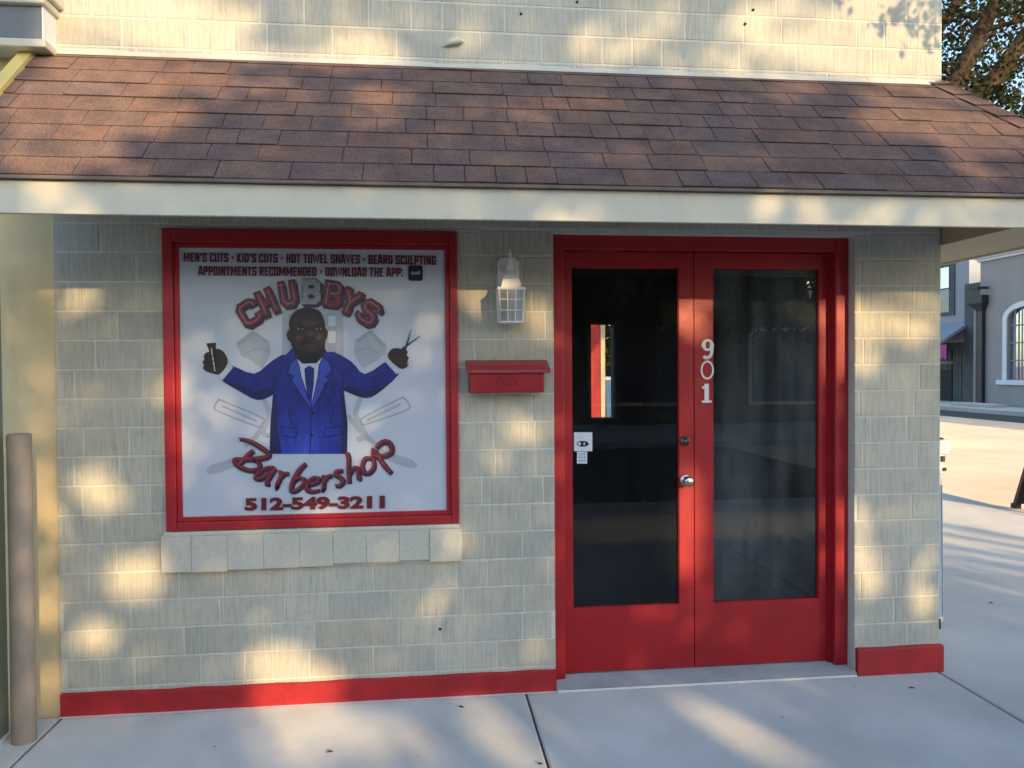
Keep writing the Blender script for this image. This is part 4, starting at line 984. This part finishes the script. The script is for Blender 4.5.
# shed roof: slopes out towards the street
y1_, z1_ = S(969, 322); zA = S(969, 324)[1]; pA = at(941, 334, 0, SX - 2.2)
b = MB(); b.hexa([(SX - 1.7, ya - .1, zr - 1.0), (SX, ya - .1, zr + .0), (SX, yb2 + 3, zr + .0), (SX - 1.7, yb2 + 3, zr - 1.0), (SX - 1.7, ya - .1, zr - .88), (SX, ya - .1, zr + .14), (SX, yb2 + 3, zr + .14), (SX - 1.7, yb2 + 3, zr - .88)])
fixn(b.build('shed_roof', M['stuccoblue'], bb))
b = MB()
y = ya
while y < yb2 + 3:
    b.box(SX + random.uniform(-.02, .02) - .06, SX + .1, y, y + .17, .02, zr - .7, 0); y += .18
b.build('board_wall', M['darkwood'], bb)
yd0, yd1 = S(953, 380)[0], S(941, 380)[0]
b = MB(); b.box(SX - .09, SX - .082, yd0, yd1 + 1.2, .05, S(948, 362)[1] - .35); b.box(SX - .12, SX - .091, yd0 - .08, yd0, .05, S(948, 350)[1]); b.build('doorway', M['shadow'], bb)  # flat near-black sheet, the doorway's shade is its colour
gpw = MB(); gpw.box(FX + .8, FX + 1.0, yE + .02, ya, -.1, S(972, 284)[1]); gpw.build('gap_wall', M['darkwood'], bb)
lw = thing('rear_house', (33, 36, 0), 'sunlit cream wall seen in the gap between the two grey buildings', 'building')
y0g, z0g = S(976.5, 283, 33); y1g, _ = S(969, 283, 33)
b = MB(); b.box(33, 36, y0g - 1.5, y1g + 2, 0, 9.5); b.build('wall', M['warmwall'], lw)
b = MB(); b.box(32.8, 36.2, y0g - 1.7, y1g + 2.2, 9.5, 9.7); b.build('roof', M['drip'], lw)
pb_ = thing('hanging_banner', (SX - 1.5, 28.5, 0), 'small bright pink banner hanging over a shelf by the dark doorway', 'banner')
pY0, pZ0 = S(946.5, 357, SX - 1.5); pY1, pZ1 = S(936, 345, SX - 1.5)
b = MB(); n = 8
for i in range(n):
    ya_, yb_ = pY0 + (pY1 - pY0) * i / n, pY0 + (pY1 - pY0) * (i + 1) / n
    b.face([(SX - 1.5 + .06 * (i % 2), ya_, pZ0 - .05 * (i % 3)), (SX - 1.5 + .06 * ((i + 1) % 2), yb_, pZ0 - .05 * ((i + 1) % 3)), (SX - 1.5 + .06 * ((i + 1) % 2), yb_, pZ1), (SX - 1.5 + .06 * (i % 2), ya_, pZ1)])
b.build('cloth', M['pink'], pb_)
b = MB(); b.box(SX - 1.7, SX - 1.3, pY0 - .1, pY1 + .3, pZ0 - .28, pZ0 - .18); b.build('shelf', M['rust'], pb_)
b = MB(); yw0, zw0 = F(999, 409, FX - .8); yw1, _ = F(962, 407, FX - .8); b.box(FX - 1.3, FX - .5, yw0, yw1, .03, .14, bev=.02); tag(b.build('concrete_step', M['conc']), 'low pale concrete step at the foot of the stucco building', 'step')

# ------------------------------------------------------------------ invented yard behind the shop, puts a sunlit red strip in the door glass
SY = 13.5
shed = thing('shed', (at(594, 370, 1, SY).x, SY + 1, 0), 'made-up red shed with cream corner post for the sunlit strip seen through the left door glass', 'shed')
xa, xb = at(570, 370, 1, SY).x, at(600.5, 370, 1, SY).x; xc = at(604.8, 370, 1, SY).x
b = MB(); b.box(xa, xb, SY, SY + 2, -.1, 3.3); b.build('wall', paint('bright_red_board', (.55, .03, .03), .6, .3, 3, .2), shed)
b = MB(); b.box(xb, xc, SY - .03, SY + 2, -.1, 3.3); b.build('corner_post', paint('cream_post', (.78, .64, .40), .6, .05, 3, .1), shed)
b = MB(); b.hexa([(xa - .2, SY - .3, 3.3), (xc + .2, SY - .3, 3.3), (xc + .2, SY + 2.2, 3.3), (xa - .2, SY + 2.2, 3.3), (xa - .2, SY - .3, 3.38), (xc + .2, SY - .3, 3.38), (xc + .2, SY + 2.2, 3.8), (xa - .2, SY + 2.2, 3.8)]); b.build('roof', M['drip'], shed)
bn = thing('wheelie_bin', (at(609, 380, 1, SY + .3).x, SY + .3, 0), 'made-up blue wheeled bin beside the red shed behind the shop', 'bin')
cx = bn.location.x + .14
b = MB(); b.hexa([(cx - .24, SY + .05, .1), (cx + .24, SY + .05, .1), (cx + .24, SY + .55, .1), (cx - .24, SY + .55, .1), (cx - .3, SY, 1.3), (cx + .3, SY, 1.3), (cx + .3, SY + .6, 1.3), (cx - .3, SY + .6, 1.3)]); b.build('body', M['binblue'], bn)
b = MB(); b.box(cx - .32, cx + .32, SY - .03, SY + .64, 1.301, 1.38, bev=.02); b.build('lid', M['paper'], bn)
for s in (-1, 1):
    b = MB(); b.tube([(cx + s * .27 - .03, SY + .5, .1), (cx + s * .27 + .03, SY + .5, .1)], [.1, .1], 16); b.build('wheel', M['black'], bn)

# ------------------------------------------------------------------ trees
LEAFC = [(.045, .060, .022), (.060, .075, .028), (.035, .046, .020), (.085, .085, .035), (.07, .055, .03)]
def leaf_quad(mb, p, size, d=None, col=None):
    a = Vector((random.gauss(0, 1), random.gauss(0, 1), random.gauss(0, 1))).normalized()
    if d is None: d = Vector((random.gauss(0, 1), random.gauss(0, 1), random.gauss(0, 1)))
    b = (d - a * d.dot(a)).normalized(); L = size * random.uniform(.8, 1.3); w_ = L * .30
    c = col or random.choice(LEAFC)
    mb.face([p - a * L * .5, p + b * w_ - a * L * .08, p + a * L * .5, p - b * w_ - a * L * .08], 0, c)
def limb(mb, pts, r0, r1, n=10):
    pts = smooth([tuple(p) for p in pts], 5); k_ = len(pts)
    rads = [r0 + (r1 - r0) * i / (k_ - 1) for i in range(k_)]
    pts = [Vector(p) + Vector((random.uniform(-1, 1), random.uniform(-1, 1), random.uniform(-1, 1))) * rads[i] * .12 for i, p in enumerate(pts)]
    mb.tube(pts, rads, n); return pts
gs = thing('garden_shrub', (at(612, 370, 1, SY + 1.5).x, SY + 1.5, 0), 'dark green shrub behind the blue bin and the red shed', 'shrub')
b = MB(); sx_ = gs.location.x
for k_ in range(5): limb(b, [(sx_, SY + 1.5, -.1), (sx_ + random.uniform(-.2, .2), SY + 1.5, 1.0), (sx_ + random.uniform(-.5, .5), SY + 1.5 + random.uniform(-.3, .3), 2.6)], .04, .01, 6)
b.build('stem', M['bark'], gs)
b = MB()
for k_ in range(4200): leaf_quad(b, Vector((sx_ + random.gauss(0, .45), SY + 1.6 + random.gauss(0, .3), abs(random.gauss(1.8, .9)))), .16)
b.build('foliage', M['leaf'], gs)
# corner tree: its trunk stands behind the shop corner, the crown reaches past the awning
ct = thing('oak_tree', (7.15, 5.5, 0), 'spreading oak with twisting limbs showing above the awning at right', 'tree')
tb_ = MB()
TY = 5.5
def tp_(u, v, y): return at(u, v, 1, y)
trunk = limb(tb_, [(7.15, 5.5, -.05), (7.2, 5.5, .8), (7.1, 5.55, 1.8), (7.25, 5.5, 2.7), (7.35, 5.5, 3.4)], .27, .2, 14)
fork = Vector((7.3, 5.5, 3.3))
L1 = limb(tb_, [fork, tp_(905, 150, 5.4), tp_(948, 92, 5.3), tp_(968, 58, 5.3), tp_(990, 12, 5.4), tp_(1015, -40, 5.6)], .15, .075)
L2 = limb(tb_, [fork, tp_(930, 190, 5.8), tp_(975, 105, 6.0), tp_(1000, 72, 6.1), tp_(1030, 30, 6.3), tp_(1090, -50, 6.7)], .16, .09)
L3 = limb(tb_, [fork, (7.2, 5.9, 4.2), tp_(930, 40, 6.6), tp_(955, 5, 6.8), tp_(985, -70, 7.0)], .13, .05)
L4 = limb(tb_, [fork, (6.6, 5.6, 4.4), (6.0, 5.9, 5.6), (5.4, 6.2, 7.0)], .12, .04)
L5 = limb(tb_, [fork, (7.9, 6.2, 4.0), (9.2, 7.2, 4.8), (10.4, 8.0, 5.3)], .12, .04)
for Ls in (L1, L2, L3, L4, L5):
    for i in range(6, len(Ls), 2):
        d = Vector((random.uniform(-1, 1), random.uniform(-1, 1), random.uniform(-.4, .9)))
        limb(tb_, [Ls[i], Ls[i] + d * .5, Ls[i] + d * .9 + Vector((0, 0, random.uniform(-.25, .2)))], .035, .008, 6)
tb_.build('trunk', M['bark'], ct)
cr = MB()
clumps = []
for Ls in (L1, L2, L3, L4, L5):
    for i in range(5, len(Ls)):
        for _ in range(3): clumps.append((Ls[i] + Vector((random.gauss(0, .40), random.gauss(.25, .4), random.gauss(.05, .34))), random.uniform(.08, .2)))
for _ in range(50): clumps.append((Vector((random.uniform(5.5, 11), random.uniform(5, 9), random.uniform(4.8, 8.2))), random.uniform(.25, .5)))
for c_, r_ in clumps:
    tone = random.uniform(.6, 1.25); base = random.choice(LEAFC)
    for _ in range(int(60 * (r_ / .25) ** 2)):
        p = c_ + Vector((random.gauss(0, r_), random.gauss(0, r_), random.gauss(0, r_ * .8)))
        f = tone * random.uniform(.75, 1.25); leaf_quad(cr, p, .075, col=tuple(q * f for q in base))
for _ in range(70):
    u_, v_ = random.uniform(938, 1040), random.uniform(-30, 135)
    if math.hypot((u_ - 1004) / 22, (v_ - 40) / 26) < 1 or math.hypot((u_ - 985) / 12, (v_ - 66) / 12) < 1: continue
    c_ = tp_(u_, v_, random.uniform(4.7, 7.2)); r_ = random.uniform(.07, .14); tone = random.uniform(.45, 1.1); base = random.choice(LEAFC)
    for _k in range(46):
        leaf_quad(cr, c_ + Vector((random.gauss(0, r_), random.gauss(0, r_), random.gauss(0, r_ * .8))), .07, col=tuple(q * tone * random.uniform(.7, 1.3) for q in base))
cr.build('crown', M['leaf'], ct)

# street tree across the front street: its crown lets the low sun through in spots
def to_plane(p):                                   # follow the light to the plane of the facade
    t_ = -p.y; return (p.x - math.tan(SUN_AZ) * t_, p.z - SUN_TAN * t_)
def onroof(u, v):
    q = FWD * FOC + RGT * (u - 512) - UPV * (v - 384); kk = (RT - EZ) / (-EY)
    t_ = (EZ + kk * (CAM.y - EY) - CAM.z) / (q.z - kk * q.y); return CAM + q * t_
SURF = {'w': lambda u, v: at(u, v, 1, 0), 'd': lambda u, v: at(u, v, 1, LY), 'f': lambda u, v: at(u, v, 1, -PJ), 'r': onroof, 'g': lambda u, v: at(u, v, 2, 0), 'b': lambda u, v: at(u, v, 1, .65)}
GAPS = []
def gap(s, u, v, ru, rv, k_=1.0, ax=None):
    f = SURF[s]; c = to_plane(f(u, v))
    a = to_plane(f(*(ax[0] if ax else (u + ru, v)))); b = to_plane(f(*(ax[1] if ax else (u, v + rv))))
    A = (a[0] - c[0], a[1] - c[1]); B = (b[0] - c[0], b[1] - c[1]); det = A[0] * B[1] - A[1] * B[0]
    GAPS.append((c, A, B, det, k_, s in 'fr' or c[1] > 2.9))
for a in [('w', 78, 314, 26, 24, .55), ('w', 75, 385, 22, 26, .3), ('w', 100, 492, 26, 22, .95), ('w', 132, 577, 30, 22, 1), ('w', 90, 637, 26, 18, .7), ('w', 60, 530, 10, 22, .5),
          ('w', 45, 485, 9, 40, .9), ('w', 46, 600, 9, 40, .6), ('w', 50, 690, 8, 26, .8), ('w', 44, 400, 8, 34, .5), ('w', 132, 662, 18, 10, .5),
          ('w', 275, 662, 32, 20, 1), ('w', 288, 684, 40, 30, 1), ('w', 330, 684, 26, 16, .6), ('w', 230, 695, 12, 8, .4),
          ('w', 440, 600, 18, 17, .75), ('w', 505, 428, 34, 26, .5), ('w', 492, 470, 22, 18, .5), ('w', 538, 322, 17, 26, .7), ('w', 476, 296, 22, 8, .7), ('w', 482, 312, 14, 10, .4),
          ('w', 898, 312, 60, 32, 1), ('w', 866, 330, 16, 50, .6), ('b', 947, 462, 14, 26, 1), ('w', 868, 572, 16, 28, 1), ('w', 927, 590, 14, 40, .55), ('w', 860, 545, 10, 20, .6),
          ('d', 684, 312, 16, 26, .95), ('d', 686, 528, 20, 52, 1), ('d', 834, 345, 12, 42, .6), ('d', 836, 540, 12, 46, .9), ('d', 690, 605, 20, 24, .35),
          ('w', 171, 392, 9, 56, 1), ('w', 173, 470, 8, 20, .5), ('w', 196, 372, 24, 30, .5), ('w', 205, 425, 24, 40, .45), ('w', 365, 455, 20, 17, .7), ('w', 310, 515, 24, 10, .9), ('w', 425, 335, 16, 40, .22), ('w', 240, 360, 20, 20, .2),
          ('w', 452, 543, 16, 14, .6), ('w', 190, 560, 18, 12, .35), ('w', 560, 600, 10, 70, .2),
          ('f', 40, 200, 60, 14, .45), ('f', 545, 205, 26, 14, .35), ('f', 771, 210, 22, 16, .75), ('f', 812, 211, 16, 16, .7), ('f', 870, 211, 26, 16, .45), ('f', 960, 211, 90, 14, .3),
          ('r', 90, 110, 90, 34, 1), ('r', 60, 150, 70, 26, .9), ('r', 200, 100, 40, 24, .6), ('r', 230, 85, 90, 10, .7), ('r', 130, 165, 40, 10, .55), ('r', 150, 75, 100, 12, .9),
          ('r', 385, 95, 40, 12, .8), ('r', 370, 118, 30, 10, .7), ('r', 285, 110, 26, 10, .5), ('r', 560, 108, 60, 10, .7), ('r', 520, 128, 50, 8, .4), ('r', 615, 160, 26, 12, .6), ('r', 720, 165, 24, 12, .4),
          ('r', 920, 115, 60, 26, 1), ('r', 980, 130, 60, 30, .9), ('r', 900, 92, 50, 10, .9), ('r', 790, 90, 40, 8, .7), ('r', 985, 175, 60, 16, .5), ('r', 760, 100, 40, 10, .4),
          ('w', 95, 28, 50, 50, 1), ('w', 60, 40, 20, 60, 1), ('w', 150, 60, 40, 16, .8), ('w', 205, 20, 60, 26, .95), ('w', 225, 60, 80, 14, 1), ('w', 130, 25, 60, 50, 1), ('w', 310, 62, 90, 11, .9), ('w', 640, 30, 50, 26, .5), ('w', 770, 55, 80, 18, .85), ('w', 700, 66, 60, 10, .7), ('w', 330, 20, 70, 24, .55), ('w', 365, 50, 36, 22, .9), ('w', 350, 66, 60, 8, .8), ('w', 440, 20, 50, 22, .3),
          ('w', 590, 47, 22, 20, .85), ('w', 520, 62, 40, 8, .4), ('w', 700, 10, 60, 10, .4), ('w', 800, 22, 80, 22, .9), ('w', 890, 40, 80, 50, 1), ('w', 830, 70, 120, 14, .75), ('w', 700, 30, 30, 10, .5),
          ('g', 312, 735, 0, 0, 1, [(360, 740), (322, 768)]), ('g', 335, 740, 0, 0, 1, [(415, 738), (322, 772)]),
          ('g', 502, 733, 0, 0, .9, [(536, 774), (478, 737)]), ('g', 742, 732, 0, 0, .95, [(806, 776), (716, 737)]), ('g', 690, 694, 0, 0, .4, [(715, 712), (676, 697)]),
          ('g', 400, 735, 0, 0, .35, [(430, 770), (380, 740)])]:
    gap(*a)
ZSH = FB - SUN_TAN * PJ
def shade(X, Z):
    k_ = 1.0
    if X > 6.9 - .25 * max(0, Z): k_ = .0 if X > 8.4 else .16
    elif X > 6.2 and Z > .2: k_ = .6
    if X > 5.6 and Z > 1.2: k_ *= .6
    if Z > 3.9: k_ *= .5
    nz = .55 * mnoise.noise((X * 8, Z * 8, .3)) + .25 * mnoise.noise((X * 19, Z * 19, 2.3))
    k_ *= 1 - .30 * max(0, mnoise.noise((X * 3.1, Z * 3.1, 7.7)) - .05)
    for c, A, B, det, s, hi in GAPS:
        if hi != (Z > ZSH): continue
        dx, dz = X - c[0], Z - c[1]
        i = (dx * B[1] - dz * B[0]) / det; jj = (A[0] * dz - A[1] * dx) / det
        r2 = i * i + jj * jj + nz
        if r2 < 1.35: k_ = min(k_, 1 - min(1, s ** .6 * 1.05) * min(1, (1.35 - r2) * 2.8))
    return k_
st = thing('street_tree', (13.5, -12.6, 0), 'broad leafy street tree across the front street behind the viewer', 'tree')
tk = MB()
limb(tk, [(13.6, -12.8, -.1), (13.5, -12.8, 1.0), (13.3, -12.6, 2.2), (13.1, -12.5, 3.2)], .3, .2, 14)
for tx, tz in ((3.0, 5.2), (4.2, 6.6), (6.0, 5.4), (7.4, 6.9), (9.2, 6.0), (11.0, 7.0), (13.5, 6.8)):
    e2 = Vector((tx, -12.4 + random.uniform(-1, 1), tz)); A = Vector((13.1, -12.45, 3.0))
    limb(tk, [A, A.lerp(e2, .33) + Vector((0, .3, .6)), A.lerp(e2, .66) + Vector((0, .2, .5)), e2], .07, .012, 8)
tk.build('trunk', M['bark'], st)
cr = MB(); n_ = 0
tgt = 64000
while n_ < tgt:
    X, Z = random.uniform(-2.2, 8.6), random.uniform(-.75, 4.3)
    n_ += 1
    if random.random() > shade(X, Z): continue
    y = -random.gauss(12.2, .8)
    p = Vector((X + math.tan(SUN_AZ) * -y, y, Z + SUN_TAN * -y))
    leaf_quad(cr, p, .12, d=TR.cross(Vector((random.gauss(0, 1), random.gauss(0, 1), random.gauss(0, 1)))))
cr.build('crown', M['leaf'], st)
# leafy branch hanging nearer the upper wall: crisp shadow at the top right
nbr = thing('branch_tree', (6.9, -3.7, 0), 'slim young street tree at the kerb with a drooping leafy branch', 'tree')
tk = MB()
limb(tk, [(6.9, -4.0, -.05), (6.95, -4.0, 1.6), (6.9, -3.95, 3.0), (6.75, -3.9, 4.2), (6.5, -3.85, 4.9)], .09, .03, 10)
cr = MB()
def back(X, Z, y): return Vector((X - math.tan(SUN_AZ) * y, y, Z - SUN_TAN * y))
for (X0, Z0_, X1, Z1_) in ((4.5, 3.75, 3.75, 3.52), (4.55, 3.7, 4.05, 3.38), (4.5, 3.8, 3.45, 3.62), (4.6, 3.6, 4.2, 3.3), (4.6, 3.9, 3.3, 3.85)):
    A, B = back(X0, Z0_, -2.3), back(X1, Z1_, -1.9)
    L = limb(tk, [(6.7, -3.9, 4.3), A, A.lerp(B, .5) + Vector((0, 0, .05)), B], .016, .003, 6)
    for p in L[5:]:
        for _ in range(13):
            leaf_quad(cr, p + Vector((random.gauss(0, .055), random.gauss(0, .06), random.gauss(-.02, .055))), .06)
tk.build('trunk', M['bark'], nbr); cr.build('crown', M['leaf'], nbr)

# ------------------------------------------------------------------ opposite side of the front street (only seen in the glass)
ob = thing('brick_building', (2, -20, 0), 'long dull brick storefront across the front street mirrored in the door glass', 'building')
b = MB(); b.box(-30, 16, -24, -17.2, -.1, 3.3); b.build('wall', M['brick'], ob)
b = MB(); b.box(-30, 16, -30, -24.01, -.1, 5.3); b.build('sky_blocker', M['brick'], ob)  # added behind the storefront to keep bright sky out of the glass reflections
b = MB(); b.box(-30, 16, -17.19, -16.95, 2.8, 3.15); b.build('sign_band', M['rust'], ob)
for i in range(9):
    x = -26 + i * 4.6; b = MB(); b.box(x, x + 3.2, -17.19, -17.1, .5, 2.7); q = b.build('shop_window', M['white'], ob)
    b = MB(); b.box(x + .1, x + 3.1, -17.099, -17.08, .6, 2.6); b.build('pane', M['winglass'], q)

# dry leaves on the pavement
for i, (u, v) in enumerate(((461, 707), (540, 764), (991, 603), (912, 688), (330, 752))):
    c_ = at(u, v, 2, .004); b = MB(); a = random.uniform(0, 6.28); L = random.uniform(.012, .022)
    d1 = Vector((math.cos(a), math.sin(a), 0)) * L; d2 = Vector((-math.sin(a), math.cos(a), 0)) * L * .32; up_ = Vector((0, 0, .006))
    b.face([c_ - d1, c_ + d2 + up_, c_ + d1, c_ - up_ * .2]); b.face([c_ - d1, c_ - up_ * .2, c_ + d1, c_ - d2 + up_])
    tag(b.build('dry_leaf', M['woodbrown']), 'tiny curled brown leaf lying on the concrete pavement', 'leaf', 'dry leaves on the pavement')
